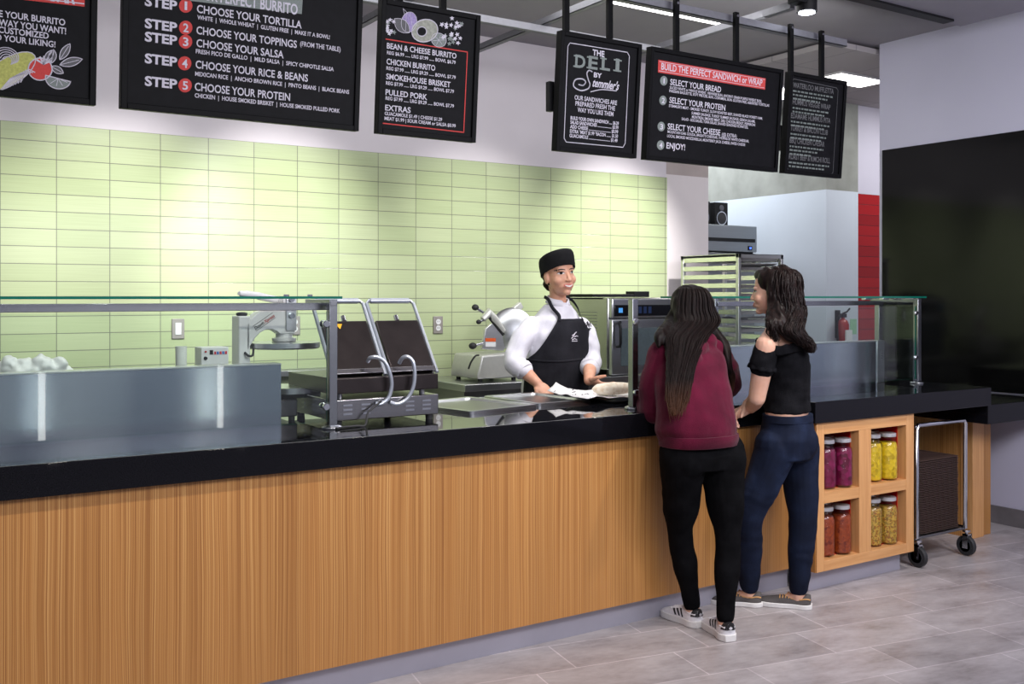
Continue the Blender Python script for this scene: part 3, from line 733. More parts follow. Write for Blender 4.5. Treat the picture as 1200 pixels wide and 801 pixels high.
for (cx, cy, sx, sy, n) in ((530, 37, 15, 17, 26), (457, 32, 7, 9, 12)):
    for k in range(n):
        a = rnd.uniform(0, 6.28); r = math.sqrt(rnd.random()); x, y = cx + sx * r * math.cos(a), cy + sy * r * math.sin(a)
        pts = []
        for j in range(10): rr = (3.1 if j % 2 == 0 else 1.5) * rnd.uniform(.8, 1.1); t = j * 2 * PI / 10 + k; pts.append((x + rr * math.cos(t), y + rr * math.sin(t)))
        b.shape('leaf_drawing', pts, CHALK if k % 3 else CHALK_GREY, .0014 + .00002 * k)

# --- deli board
b = Board('menu_board', X(650.5, 60), X(744.5, 60), ZB, ZT, 'narrow black deli menu board with cut-corner white line border', hang=(660, 711))
c = 2.2
mb = MB(); b.line(mb, [(665.5 + c, 50.3), (737 - c, 61.3), (737.2, 63.5 + c), (732.3, 170 - c), (732 - c, 172.5), (661 + c, 166.3), (660.8, 164 - c), (665.2, 52 + c)], .0035, .002, True)
mb.build('border_line', CHALK, b.t, local=True, smooth=0)
b.text('THE', 694, 64.5, 708, 6.6, bold=.03)
b.text('BY', 695.5, 90.2, 705, 5.4, bold=.03)
for ch, xa, xb, dy in (('D', 673.5, 685.5, 0), ('E', 689, 700, 1.5), ('L', 704.5, 714.5, 3), ('I', 720.8, 725.2, 4.8)): b.text(ch, xa, 78.3 + dy, xb, 14.2, CHALK_GREY, .028, 'heading_letter')
# slab serifs of the heavy heading
mb = MB()
for xa, xb, dy, top, bot in ((671.5, 678.5, 0, 1, 1), (687, 693.5, 1.5, 1, 1), (702.5, 710, 3, 1, 0), (702.5, 708, 3, 0, 1), (718.3, 727.7, 4.8, 1, 1)):
    (ua, v0), ub = b.uv(xa, 78.3 + dy), b.uv(xb, 78.3 + dy)[0]; kk = b.uv(xa, 64.1 + dy)[1] - v0
    for z, on in ((v0 + .0035, bot), (v0 + kk - .0035, top)):
        if on: mb.obox(b.q((ua + ub) / 2, z, .0022), ((ub - ua) / 2, 0, 0), UPV * .0035, NRM * .0003)
mb.build('slab_serif', CHALK_GREY, b.t, local=True, smooth=0)
b.text("temmler's", 694, 101.2, 725.5, 9.5, CHALK, .02, 'script_text', .45)
mb = MB()
S = spline([(693.5, 84, 0), (690, 82.5, 0), (687.5, 86, 0), (689, 93, 0), (691, 99, 0), (688.5, 104, 0), (680, 106, 0), (672, 101, 0), (674, 93.5, 0), (682, 92.5, 0), (686, 96, 0), (683, 100, 0), (678, 99, 0)], 5)
b.line(mb, [(p.x, p.y) for p in S], .006, .0022)
b.line(mb, [(p.x, p.y) for p in spline([(692, 107.5, 0), (705, 105, 0), (722, 106.5, 0)], 5)], .004, .0022)
mb.build('script_capital', CHALK, b.t, local=True, smooth=0)
for (tx, xl, py, xr, cap) in (('OUR SANDWICHES ARE', 673, 116.5, 723, 5.2), ('PREPARED FRESH THE', 674, 123.5, 720.6, 5.2), ('WAY YOU LIKE THEM', 676.5, 131, 718.6, 5.2)): b.text(tx, xl, py, xr, cap, bold=.015)
for (tx, xl, py, xr) in (('BUILD YOUR OWN SANDWICH ..... $6.29', 668.3, 139.8, 725), ('SALAD SANDWICHES ........................ $5.99', 668, 144.8, 724.6), ('ADD CHEESE .................................. $0.99', 667.8, 150, 724.2), ('EXTRA *MEAT $1.99 *BACON ........ $1.50', 667.5, 155.3, 724), ('GUACAMOLE ................................ $1.49', 667, 160.5, 723.5)):
    b.text(tx, xl, py, xr, 3.9, bold=.025)
MB().box(-.255 , -.225, .03, .06, .19, .33).build('side_bracket', BLACK, b.t, .002, local=True)

# --- sandwich board
b = Board('menu_board', X(755.5, 60), X(910, 60), ZB, ZT, 'wide black menu board under a red banner about building a sandwich', hang=(789, 859))
b.shape('red_banner', [(771.3, 70), (897, 91.8), (896.3, 105), (770.8, 84.8)], CHALK_RED)
mb = MB(); b.line(mb, [(772.5, 72), (896, 93.3)], .0022, .0024); b.line(mb, [(772, 83), (895.3, 103)], .0022, .0024); mb.build('banner_rule', CHALK, b.t, local=True, smooth=0)
b.text('BUILD THE PERFECT SANDWICH or WRAP', 774.5, 81.3, 894, 7.6, bold=.016)
for i, (cx, cy) in enumerate(((777.7, 94.6), (776.7, 117.6), (774.7, 148.2), (774, 170))):
    d = b.shape('number_disc', ellpts(cx, cy, 4.3, 5.6), CHALK_GREY)
    u = b.text(str(i + 1), cx - (.8 if i == 0 else 1.8), cy + 3, cx + (.8 if i == 0 else 1.8), 6, bold=.02, name='number_text', n=.003); u.parent = d
for (tx, xl, py, xr) in (('SELECT YOUR BREAD', 785, 99.2, 845), ('SELECT YOUR PROTEIN', 784, 120.4, 850), ('SELECT YOUR CHEESE', 782, 151.2, 844), ('ENJOY!', 780.6, 173.6, 802.5)): b.text(tx, xl, py, xr, 6.8, bold=.016)
b.text('(($) EXTRA)', 845.5, 159.3, 863, 4)
for (tx, xl, py, xr) in (('SLICED WHITE or WHOLE WHEAT, VIENNESE BUN, ANCIENT GRAIN PURPLE WHEAT BUN,', 784.5, 103.8, 893), ('PARISIAN BAGUETTE, SOFT PRETZEL BUN, CORNMEAL BUN, GLUTEN FREE, ASSORTED TORTILLAS', 784, 107.8, 902),
                         ("STEMMLER'S MEAT - SMOKED TURKEY, SLOW ROASTED BEEF, SHAVED BLACK FOREST HAM,", 783.5, 125.2, 894), ('SUMMER SAUSAGE, TURKEY SUMMER SAUSAGE, GENOA SALAMI,', 810, 133.8, 885), ('MONTREAL SMOKED MEAT, DELI CHICKEN BREAST, PEPPERONI', 810.5, 138.2, 885), ('SALAD - EGG SALAD, TUNA SALAD, SHAVED SEASONED SCHNITZEL', 798.5, 140.6, 877),
                         ("MOUNTAIN OAK GOUDA, BRIGHT'S CHEDDAR, THORNLOE WHITE CHEDDAR,", 782, 155.6, 878), ('LOCAL SMOKED MOZZARELLA, MONTEREY JACK CHEESE, SWISS CHEESE', 781.5, 160.5, 873.5)): b.text(tx, xl, py, xr, 3.1, bold=.015)

# --- right list board
b = Board('menu_board', X(918, 60), X(984.5, 60), ZB, ZT, 'rightmost narrow black menu board with grey sandwich headings', hang=(923, 959))
mb = MB(); b.line(mb, [(930, 92.5), (980, 103), (981.8, 106), (975.8, 202), (974, 204), (923.5, 198.5), (921.6, 196), (928, 95)], .0025, .002, True); mb.build('border_line', CHALK_DIM, b.t, local=True, smooth=0)
for i, (tx, xl, py, xr, n) in enumerate((('WATERLOO MUFFLETTA', 929, 102.3, 977, 3), ('HUMMUS VEGGIE WRAP', 928.5, 122, 973, 2), ('EDAMAME HUMMUS PITA', 926.5, 138, 973, 2), ('TURKEY & BACON CLUB', 926, 152.5, 970, 2), ('BBQ CHICKEN CAESAR', 925, 167, 966, 3), ('ROAST BEEF & KIMCHI ROLL', 924, 186, 972.5, 2))):
    b.text(tx, xl, py, xr, 6, CHALK_DIM, .015)
    for k in range(n): b.rows('small_print', xl, py + 5 + 4.4 * k, xr - (3 if k == 0 else 9 * k) + 2, 2.2, CHALK_GREY, i * 7 + k)
MB().box(-.225, -.205, .03, .05, .13, .27).build('side_bracket', BLACK, b.t, .002, local=True)
# ================================================================== APPLIANCES ON THE COUNTER
DKST = plain('grill_dark_steel', (.055, .045, .045, 1), .3, .85, var=.15, scale=12)
GRST = m_brushed('grill_steel', (.36, .35, .36, 1), .22, stretch=(2, 2, 160))
HOSE = plain('grey_conduit', rgb(176, 182, 192), .3, .6, var=.05)
# ---- double panini grill
V3 = lambda *a: Vector(a)
gx0, gx1, gy0, gy1 = 1.605, aty(514, 470, .29).x, .29, .76
pg = thing('panini_grill', ((gx0 + gx1) / 2, .5, .97), 'double panini grill with both dark lids raised, seen from its cabled back', 'grill')
MB().box(gx0, gx1, gy0, gy1, .992, 1.078).build('base', GRST, pg, .004)
for x in (gx0 + .03, gx1 - .03):
    for y in (gy0 + .03, gy1 - .03):
        MB().lathe([(.0, 0), (.016, 0), (.018, .023), (0, .023)], (x, y, .9702), 12).build('foot', RUBBER, pg)
for gx in (gx0 + .03, gx0 + .11, gx1 - .17, gx1 - .09):
    for r in range(3): MB().obox((gx + .03, gy0 - .001, 1.018 + .018 * r), (.020, 0, 0), (0, .003, 0), (0, 0, .0035)).build('vent_louvre', CHROME, pg)
for r in range(2):
    for gy in (.40, .46, .52, .62): MB().obox((gx0 - .001, gy, 1.02 + .02 * r), (.003, 0, 0), (0, .014, 0), (0, 0, .0035)).build('vent_louvre', CHROME, pg)
MB().box(gx0 - .006, gx1 + .004, gy0 + .01, gy1 + .03, 1.10, 1.165).build('lower_plate', DKST, pg, .004)
for x in (gx0 + .05, gx1 - .05): MB().cyl((x, gy0 + .06, 1.075), (x, gy0 + .06, 1.102), .012, 10).build('pillar', STEEL_D, pg)
YL0, YL1, ZL0, ZL1 = .335, .50, 1.178, 1.395
for (pa, pb, pc) in ((394, 449, 0), (459.5, 510, 1)):
    x0, x1 = aty(pa, 432, YL0).x, aty(pb, 432, YL0).x
    d = Vector((0, YL1 - YL0, ZL1 - ZL0)); L = d.length; d.normalize(); n = Vector((0, -d.z, d.y)); c0 = Vector(((x0 + x1) / 2, YL0, ZL0))
    lid = MB().obox(c0 + d * L / 2 - n * .028, ((x1 - x0) / 2, 0, 0), d * L / 2, n * .028).build('lid', DKST, pg, .005)
    mb = MB(); mb.obox(c0 + d * .012 - n * .028, ((x1 - x0) / 2 + .004, 0, 0), d * .012, n * .031); mb.build('hinge_rail', GRST, lid, .002)
    MB().cyl(c0 + d * (L - .004), c0 + d * (L + .022), .011, 12).build('knob', CHROME, lid)
    if pc == 0:
        q = c0 + d * (L - .03) + n * .002 + Vector((-.03, 0, 0)); ax = Vector((1, 0, 0))
        MB().poly([q - ax * .016 + d * .012, q + ax * .016 + d * .012, q - d * .016]).build('warning_sticker', plain('warning_yellow', rgb(230, 170, 20), .5), lid, smooth=0)
    mb = MB()
    e = Vector((0, .235, .312)); A = Vector((x0 - .012, YL0 + .005, ZL0 - .01)); B = Vector((x1 + .012, YL0 + .005, ZL0 - .01))
    mb.tube([A, A + e * .96, A + e + Vector((.014, 0, 0)), B + e - Vector((.014, 0, 0)), B + e * .96, B], .0085, 10)
    mb.cyl(A + e + Vector((.02, 0, 0)), B + e - Vector((.02, 0, 0)), .0125, 12)
    mb.build('handle', HOSE, lid)
for P in ([(431, 423), (434, 419), (442, 418.5), (451, 424), (457, 438), (459, 452), (455, 466), (446, 473), (440, 472)], [(468, 425), (472, 419), (478, 418), (484, 424), (486, 438), (484, 454), (477, 467), (466, 473), (457, 471)]):
    yy = [.325, .30, .285, .275, .27, .27, .272, .278, .284]
    mb = MB(); mb.tube(spline([aty(p[0], p[1], y) for p, y in zip(P, yy)], 5), .0085, 10); mb.build('conduit', HOSE, pg)
mb = MB(); mb.tube(spline([aty(447, 470, .272), aty(438, 477, .268), aty(431, 484, .262), V3(aty(428, 489, .235).x, .235, .9755), V3(aty(418, 489, .23).x, .23, .9755), V3(aty(404, 489, .225).x, .225, .9755), V3(aty(394, 489, .20).x, .20, .9755)], 6), .0045, 8); mb.build('power_cord', RUBBER, pg)

# ---- tortilla dough press
def P7(px, py, y=.70): return aty(px, py, y)
dp = thing('dough_press', (1.5, .72, .97), 'white tortilla press with round steel platen beside the grill', 'press')
MB().box(1.31, 1.57, .60, .90, .985, 1.06).build('base', GRST, dp, .006)
for x in (1.33, 1.55):
    for y in (.62, .88): MB().cyl((x, y, .9702), (x, y, .99), .014, 10).build('foot', RUBBER, dp)
MB().lathe([(.0, 0), (.10, 0), (.13, .02), (.13, .045), (.0, .045)], (1.585, .72, 1.06), 36).build('lower_platen', STEEL, dp)
ca, cbb = P7(276.5, 370), P7(290, 425)
mb = MB(); mb.box(ca.x, cbb.x, .66, .76, 1.06, ca.z); mb.build('column', WHITE_PL, dp, .006)
MB().lathe([(.0, 0), (.02, 0), (.024, .006), (.024, .012), (.012, .016), (0, .016)], ((ca.x + cbb.x) / 2, .70, ca.z), 16).build('column_knob', RUBBER, dp)
arm = [(289, 410), (289, 380), (294, 373.5), (302, 366.5), (310, 363), (320, 361.5), (332, 360.5), (332, 351), (335, 347.5), (343, 347.5), (346, 350), (346, 391), (328, 391), (325, 388.5), (319, 385.5), (312, 386), (305, 389.5), (299, 396), (294, 404), (291, 410)]
mb = MB(); mb.prism([P7(px, py, .66) for px, py in arm], (0, .07, 0)); mb.build('arm', WHITE_PL, dp, .004)
hx0, hx1 = P7(331, 370).x, P7(343, 370).x
MB().box(hx0, hx1, .652, .662, P7(331, 387).z, P7(331, 350).z).build('ram_plate', STEEL, dp, .002)
for py in (350.5, 369.5): MB().lathe([(.0, 0), (.012, 0), (.012, .01), (0, .01)], ((hx0 + hx1) / 2, .652, P7(331, py).z), 12, 0, (0, -1, 0)).build('bolt', CHROME, dp)
cx = P7(338, 400).x; zt = P7(338, 399).z
MB().lathe([(.0, 0), (.052, 0), (.052, .012), (.036, .016), (.036, .05), (.0, .05)], (cx - .02, .70, zt), 24).build('flange', WHITE_PL, dp)
pr_ = abs(P7(377, 408).x - P7(297, 408).x) / 2
MB().lathe([(.0, 0), (pr_ * .96, 0), (pr_, .006), (pr_, .026), (pr_ * .3, .03), (.0, .03)], (cx - .02, .70, zt - .032), 48).build('upper_platen', STEEL, dp)
mb = MB(); mb.tube(spline([P7(330, 352, .74), P7(318, 350, .72), P7(300, 346, .66), P7(280, 343.5, .60)], 6), [.016] * 12 + [.015] * 4 + [.012] * 2 + [.008], 12); mb.build('lever', WHITE_PL, dp)
# slanted lettering on the arm
def place_on(p0, p1, y):
    a, b_ = aty(p0[0], p0[1], y), aty(p1[0], p1[1], y); ex = (b_ - a); L = ex.length; ex.normalize(); ez = Vector((-ex.z, 0, ex.x)); o = a - root_loc(dp)
    return (lambda x, z: o + ex * x + ez * z), L
f_, L = place_on((300, 387.5), (323, 371.5), .6585)
put_text('brand_text', 'Dough', plain('print_black', (.01, .01, .012, 1), .6), dp, 0, L * .46, .004, .014, f_, .02, .25)
put_text('brand_text', 'Xpress', plain('print_red', rgb(170, 20, 26), .6), dp, L * .47, L, .004, .014, f_, .02, .25)
mb = MB()
for z in (-.002, .023): mb.poly([f_(0, z) + root_loc(dp), f_(L, z) + root_loc(dp), f_(L, z + .0018) + root_loc(dp), f_(0, z + .0018) + root_loc(dp)])
mb.build('brand_rule', MATS['print_black'], dp, smooth=0)
mb = MB(); mb.tube(spline([P7(287, 413, .66), P7(291, 416.5, .64), P7(296, 416, .64), P7(297, 408, .66)], 6), .005, 8); mb.build('cable', RUBBER, dp)

# ---- control box and cup behind the splash guard
def facing_box(name, px0, px1, pyt, y, depth, mat, label, cat):
    a, b_ = aty(px0, pyt, y), aty(px1, pyt, y); t = thing(name, ((a.x + b_.x) / 2, y, .97), label, cat)
    MB().box(a.x, b_.x, y, y + depth, .9702, a.z).build('case', mat, t, .004); return t, a, b_
t, a, b_ = facing_box('control_box', 236, 268, 407, .66, .1, WHITE_PL, 'small white control box with coloured buttons behind the left splash guard', 'control box')
w = b_.x - a.x
MB().box(a.x + w * .30, a.x + w * .42, .657, .66, a.z - .030, a.z - .012).build('display', BLACK, t)
for k in range(5): MB().box(a.x + w * (.46 + .1 * k), a.x + w * (.53 + .1 * k), .657, .66, a.z - .030, a.z - .018).build('button', plain('button_' + ('red', 'blue')[k % 2], rgb(200, 40, 60) if k % 2 == 0 else rgb(60, 110, 190), .4), t)
MB().lathe([(.0, 0), (.008, 0), (.006, .01), (0, .01)], (a.x + w * .15, .66, a.z - .045), 12, 0, (0, -1, 0)).build('dial', BLACK, t)
MB().lathe([(.0, 0), (.004, 0), (.004, .006), (0, .006)], (a.x + w * .15, .66, a.z - .018), 10, 0, (0, -1, 0)).build('indicator', plain('indicator_red', rgb(190, 20, 20), .4), t)
a, b_ = aty(205.5, 405.5, .70), aty(219, 405.5, .70); r = (b_.x - a.x) / 2
o = MB().lathe([(.0, 0), (r * .72, 0), (r * .8, .003), (r, a.z - .971), (r * .95, a.z - .971), (r * .74, .008), (0, .008)], ((a.x + b_.x) / 2, .70, .9702), 20).build('plastic_cup', plain('milky_plastic', rgb(232, 234, 226), .4, var=.03))
tag(o, 'milky white plastic cup peeking over the left splash guard', 'cup')
# ---- crumpled white plastic sack of tortillas
def lumpy(name, blobs, mat, amp, sc, voxel=.008):
    mb = MB()
    for c, r in blobs: mb.ell(c, r)
    return mb
FUSE_TMP = []
def fuse(name, mb, mat, parent, voxel, smooth=4, noise_amp=0, noise_scale=8, fold=None, off=0, sfac=.5):
    """union of overlapping closed shapes -> one continuous smooth skin"""
    me = bpy.data.meshes.new('tmp'); bmesh.ops.recalc_face_normals(mb.bm, faces=mb.bm.faces); mb.bm.to_mesh(me); mb.bm.free()
    ob = bpy.data.objects.new('tmp', me); COL.objects.link(ob)
    m = ob.modifiers.new('r', 'REMESH'); m.mode = 'VOXEL'; m.voxel_size = voxel
    if smooth: s = ob.modifiers.new('s', 'SMOOTH'); s.iterations = smooth; s.factor = sfac
    dg = bpy.context.evaluated_depsgraph_get(); ev = ob.evaluated_get(dg); out = bpy.data.meshes.new_from_object(ev); out.name = name
    bpy.data.objects.remove(ob); bpy.data.meshes.remove(me)
    if noise_amp or fold or off:
        nv = len(out.vertices); co = np.empty(nv * 3); out.vertices.foreach_get('co', co); co = co.reshape(-1, 3)
        nr = np.array([tuple(v.normal) for v in out.vertices])
        d = np.full(nv, float(off))
        for i in range(nv):
            p = co[i]
            if noise_amp: d[i] += noise_amp * noise.noise(Vector(p) * noise_scale)
            if fold: d[i] += fold(p, nr[i])
        co += nr * d[:, None]; out.vertices.foreach_set('co', co.ravel()); out.update()
    o0 = root_loc(parent) if parent is not None else Vector((0, 0, 0))
    out.transform(Matrix.Translation(-o0)); out.materials.clear(); out.materials.append(mat)
    out.shade_smooth()
    o = bpy.data.objects.new(name, out); COL.objects.link(o); o.parent = parent; return o
mb = MB(); rnd = random.Random(5)
for k in range(16):
    px = -6 + k * 5.4; top = 424 + 5 * math.sin(k * 1.7) - (4 if 8 < k < 13 else 0) + rnd.uniform(-2, 2)
    p = aty(px, top, .66 + rnd.uniform(-.03, .05)); mb.ell((p.x, p.y, p.z - .03), (.03, .045, .035)); mb.ell((p.x, p.y, 1.1), (.03, .06, .132))
o = fuse('plastic_sack', mb, plain('white_plastic_sack', rgb(232, 232, 230), .35, var=.03, bump=.4), None, .008, 2, .012, 40)
tag(o, 'crumpled white plastic sack showing over the splash guard at far left', 'sack')

# ---- steam-table pans set in the worktop
def pan(cx, cy, w, d, rot, label, z=.9703, rise=.012):
    t = thing('food_pan', (cx, cy, z), label, 'pan', 'steel pans set in the worktop'); R = Matrix.Rotation(rot, 3, 'Z')
    def T(L): return [R @ p for p in L]
    hw, hd = w / 2, d / 2
    mb = MB().rings([T(rrect(-hw, hw, -hd, hd, .02, 0)), T(rrect(-hw, hw, -hd, hd, .02, rise)), T(rrect(-hw + .008, hw - .008, -hd + .008, hd - .008, .02, rise + .003)), T(rrect(-hw + .022, hw - .022, -hd + .022, hd - .022, .03, rise)), T(rrect(-hw + .03, hw - .03, -hd + .03, hd - .03, .03, .003))])
    mb.build('rim', STEEL, t, local=True)
    MB().rings([T(rrect(-hw + .036, hw - .036, -hd + .036, hd - .036, .03, .0035)), T(rrect(-hw + .036, hw - .036, -hd + .036, hd - .036, .03, .005))]).build('pan_floor', STEEL_D, t, local=True)
    return t
def pan_at(nx, ny, w, d, deg, label):
    R = Matrix.Rotation(math.radians(deg), 3, 'Z'); c = Vector((nx, ny, 0)) + R @ Vector((w / 2, d / 2, 0)); return pan(c.x, c.y, w, d, math.radians(deg), label, rise=.014)
pan_at(2.285, .345, .43, .50, 11, 'empty steel food pan nearest the grill')
pan_at(2.722, .45, .345, .46, 4, 'empty steel food pan in front of the cook, next to the wrapped burrito')

# ---- burrito, paper, tray
TX0, TX1, TY0, TY1 = 3.085, 3.46, .335, .62
t = MB().rings([rrect(TX0 + .015, TX1 - .015, TY0 + .015, TY1 - .015, .03, .9705), rrect(TX0, TX1, TY0, TY1, .03, .984), rrect(TX0 + .006, TX1 - .006, TY0 + .006, TY1 - .006, .03, .984), rrect(TX0 + .016, TX1 - .016, TY0 + .016, TY1 - .016, .03, .975)]).build('food_tray', plain('black_plastic_tray', (.02, .02, .022, 1), .35))
tag(t, 'low black tray under the burrito paper by the steel post', 'tray')
def m_paper(nm):
    t = NT(nm); t.pr(rgb(232, 230, 232), .7)
    vo = t.n('ShaderNodeTexVoronoi', feature='F1'); vo.inputs['Scale'].default_value = 26; t.l(t.coord(), vo.inputs['Vector'])
    n = t.noise(t.coord(), 95, 2)
    a = t.n('ShaderNodeMath', operation='LESS_THAN'); a.inputs[1].default_value = .30; t.l(vo.outputs['Distance'], a.inputs[0])
    b = t.n('ShaderNodeMath', operation='GREATER_THAN'); b.inputs[1].default_value = .53; t.l(n, b.inputs[0])
    c = t.n('ShaderNodeMath', operation='MULTIPLY'); t.l(a.outputs[0], c.inputs[0]); t.l(b.outputs[0], c.inputs[1])
    t.l(t.ramp(c.outputs[0], [(0, rgb(234, 232, 234)), (1, rgb(70, 70, 78))]), t.p.inputs['Base Color']); return t.m
mb = MB(); N1, N2 = 26, 18
g = []
for i in range(N1):
    row = []
    for j in range(N2):
        u, v = i / (N1 - 1), j / (N2 - 1)
        x = 2.955 + .53 * u - .03 * v; y = .365 + .30 * v + .02 * math.sin(u * 5)
        z = .991 + .012 * (noise.noise(Vector((u * 5, v * 5, 1))) + .6) + .05 * max(0, 1 - abs(u - .12) * 6) * (.3 + .7 * v)
        z += .014 * max(0, v - .72) / .28 * (1 if .1 < u < .9 else .6)
        row.append(mb.bm.verts.new((x, y, z)))
    g.append(row)
for i in range(N1 - 1):
    for j in range(N2 - 1): mb.bm.faces.new((g[i][j], g[i + 1][j], g[i + 1][j + 1], g[i][j + 1]))
o = mb.build('wrapping_paper', M('printed_paper', m_paper)); sm = o.modifiers.new('s', 'SOLIDIFY'); sm.thickness = .001
tag(o, 'white printed wrapping paper spread under the burrito', 'paper')
bl = aty(694, 459.5, .46); br = aty(732, 459.5, .42)
prof = [(0, .004), (.012, .016), (.03, .027), (.07, .032), (.12, .034), (.17, .032), (.2, .027), (.218, .018), (.226, .004)]
dv = (Vector((br.x, br.y, 0)) - Vector((bl.x, bl.y, 0))).normalized(); wv = Vector((-dv.y, dv.x, 0))
rr = []
for h, r in prof:
    rr.append([Vector((bl.x, bl.y, 1.036)) + dv * h + wv * r * 1.1 * math.cos(a * 2 * PI / 20) + Vector((0, 0, 1)) * r * math.sin(a * 2 * PI / 20) * .95 for a in range(20)])
def m_tort(nm):
    t = NT(nm); t.pr(rgb(232, 218, 190), .6); n = t.noise(t.coord(), 60, 3)
    t.l(t.ramp(n, [(.45, rgb(240, 231, 212)), (.85, rgb(214, 188, 148))]), t.p.inputs['Base Color']); t.bump(n, .15, .004); return t.m
o = MB().rings(rr).build('burrito', M('tortilla', m_tort)); tag(o, 'rolled pale tortilla burrito lying on printed paper', 'burrito')

# ================================================================== BACK COUNTER AND KITCHEN
bc = thing('back_counter', (4.2, 2.25, 0), 'stainless steel back counter against the green tiled wall', 'counter')
bcx = aty(545, 445, 1.9).x
MB().box(bcx, 5.36, 1.9, 2.585, .90, .945).build('top', STEEL, bc, .003)
MB().box(bcx + .01, 5.35, 1.93, 2.58, .1, .90).build('body', STEEL_D, bc)
for k in range(5): MB().box(bcx + .03 + k * .43, bcx + .43 + k * .43, 1.915, 1.93, .14, .86).build('door', STEEL, bc, .003)
for x in (bcx + .05, 5.3):
    for y in (1.96, 2.5): MB().cyl((x, y, 0), (x, y, .1), .02, 12).build('leg', CHROME, bc)
zl = aty(520, 428, 2.5).z
wl = MB().box(2.0, bcx + .03, 2.42, 2.588, zl - .02, zl + .015).build('wall_ledge', STEEL_D, None, .003); tag(wl, 'dark steel ledge fixed to the tiled wall beside the meat slicer', 'wall ledge')

# ---- meat slicer
def S(px, py, y=2.12): return aty(px, py, y)
ms = thing('meat_slicer', (3.52, 2.2, .945), 'silver meat slicer with black knobs on the back counter left of the cook', 'slicer')
WP = plain('slicer_cast_alloy', rgb(206, 206, 200), .3, .35, var=.03)
a, b_ = S(549, 438), S(592, 414)
mb = MB(); x0, x1 = a.x, S(600, 430).x
mb.prism([(x0, 2.0, .965), (x1, 2.0, .965), (x1, 2.0, 1.0), (x1 - .03, 2.0, b_.z + .01), (x0 + .03, 2.0, b_.z), (x0, 2.0, .995)], (0, .36, 0)); mb.build('base', WP, ms, .012, 3)
for x in (x0 + .04, x1 - .04):
    for y in (2.04, 2.32): MB().cyl((x, y, .9455), (x, y, .97), .015, 10).build('foot', RUBBER, ms)
c = S(600, 385, 2.2); MB().lathe([(.0, 0), (.14, 0), (.145, .006), (.13, .016), (.05, .03), (.0, .03)], c, 40, 0, (-.55, -.8, .15)).build('blade_guard', STEEL, ms)
mb = MB(); mb.prism([S(565, 409), S(569, 385), S(576, 379), S(586, 380), S(592, 407), S(590, 411)], (0, .025, 0)); mb.build('carriage_plate', ALU, ms, .004)
mb = MB(); mb.prism([S(569, 396, 2.118), S(581, 396, 2.118), S(581, 400, 2.118), S(569, 400, 2.118)], (0, .004, 0)); mb.build('orange_sticker', plain('orange_sticker', rgb(206, 86, 30), .5), ms)
mb = MB(); mb.prism([S(569, 400.5, 2.118), S(581, 400.5, 2.118), S(581, 406, 2.118), S(569, 406, 2.118)], (0, .003, 0)); mb.build('white_sticker', WHITE_PL, ms)
mb = MB(); mb.tube([S(566, 374), S(573, 366), S(578, 372), S(590, 388)], [.02, .03, .028, .018], 14); mb.build('pusher_arm', WP, ms)
mb = MB(); mb.tube([S(574, 371), S(584, 384), S(590, 392)], [.016, .014, .012], 10); mb.build('pusher_handle', RUBBER, ms)
for (px, py, r) in ((557, 360, .024), (561, 377, .018), (554, 405, .026)):
    p = S(px, py); mb = MB(); mb.ell(p, (r, r, r * .85)); mb.build('knob', RUBBER, ms)
mb = MB(); mb.cyl(S(557, 360), S(566, 366), .010); mb.cyl(S(561, 377), S(568, 374), .009); mb.cyl(S(554, 405), S(566, 402), .010); mb.build('knob_stem', CHROME, ms)
mb = MB(); mb.obox(S(604, 362, 2.25), (.045, 0, .03), (0, .02, 0), (-.012, 0, .02)); mb.build('sharpener', WP, ms, .006)
mb = MB(); mb.tube(spline([S(549, 432, 1.99), S(552, 424, 1.98), S(557, 417, 1.98), S(561, 416, 1.99)], 6), .006, 8); mb.build('cord', RUBBER, ms)

# ---- high speed oven
ov = thing('countertop_oven', (4.8, 2.2, .945), 'stainless countertop oven with blue display behind the cook', 'oven')
ox0 = aty(712, 400, 1.96).x; ox1 = ox0 + .66; oy0, oy1 = 1.96, 2.52; oz0, oz1 = .985, aty(712, 348.5, 1.96).z
MB().box(ox0, ox1, oy0, oy1, oz0, oz1).build('body', m_brushed('oven_side_steel', (.42, .42, .40, 1), .2), ov, .012, 3)
for x in (ox0 + .05, ox1 - .05):
    for y in (2.0, 2.47): MB().cyl((x, y, .9455), (x, y, .99), .02, 12).build('foot', RUBBER, ov)
mb = MB()
for k in range(7): mb.box(ox0 - .002, ox0 + .002, oy0 + .12, oy0 + .36, oz1 - .10 - .022 * k, oz1 - .108 - .022 * k)
mb.build('side_vents', STEEL_D, ov)
zf = lambda py: aty(740, py, 1.94).z
MB().box(ox0 + .012, ox1 - .01, 1.925, 1.965, zf(372), zf(349.5)).build('control_housing', STEEL, ov, .010, 3)
MB().box(ox0 + .03, ox1 - .03, 1.918, 1.926, zf(370), zf(357)).build('control_panel', plain('black_glass_panel', (.006, .006, .008, 1), .1), ov, .002)
MB().box(ox0 + .065, ox0 + .10, 1.916, 1.919, zf(366), zf(360.5)).build('display', m_emit('blue_display', (.05, .22, .5, 1), .8), ov)
for k in range(4): MB().box(ox0 + .20 + .045 * k, ox0 + .228 + .045 * k, 1.916, 1.919, zf(367), zf(359)).build('button', plain('dark_blue_button', rgb(26, 40, 70), .3), ov)
dr = MB().box(ox0 + .012, ox1 - .01, 1.925, 1.965, zf(438), zf(374)).build('door', STEEL, ov, .006)
MB().box(ox0 + .09, ox1 - .08, 1.920, 1.927, zf(428), zf(384)).build('door_window', plain('door_glass', rgb(78, 88, 92), .08), dr, .002)
hx = ox0 + .055
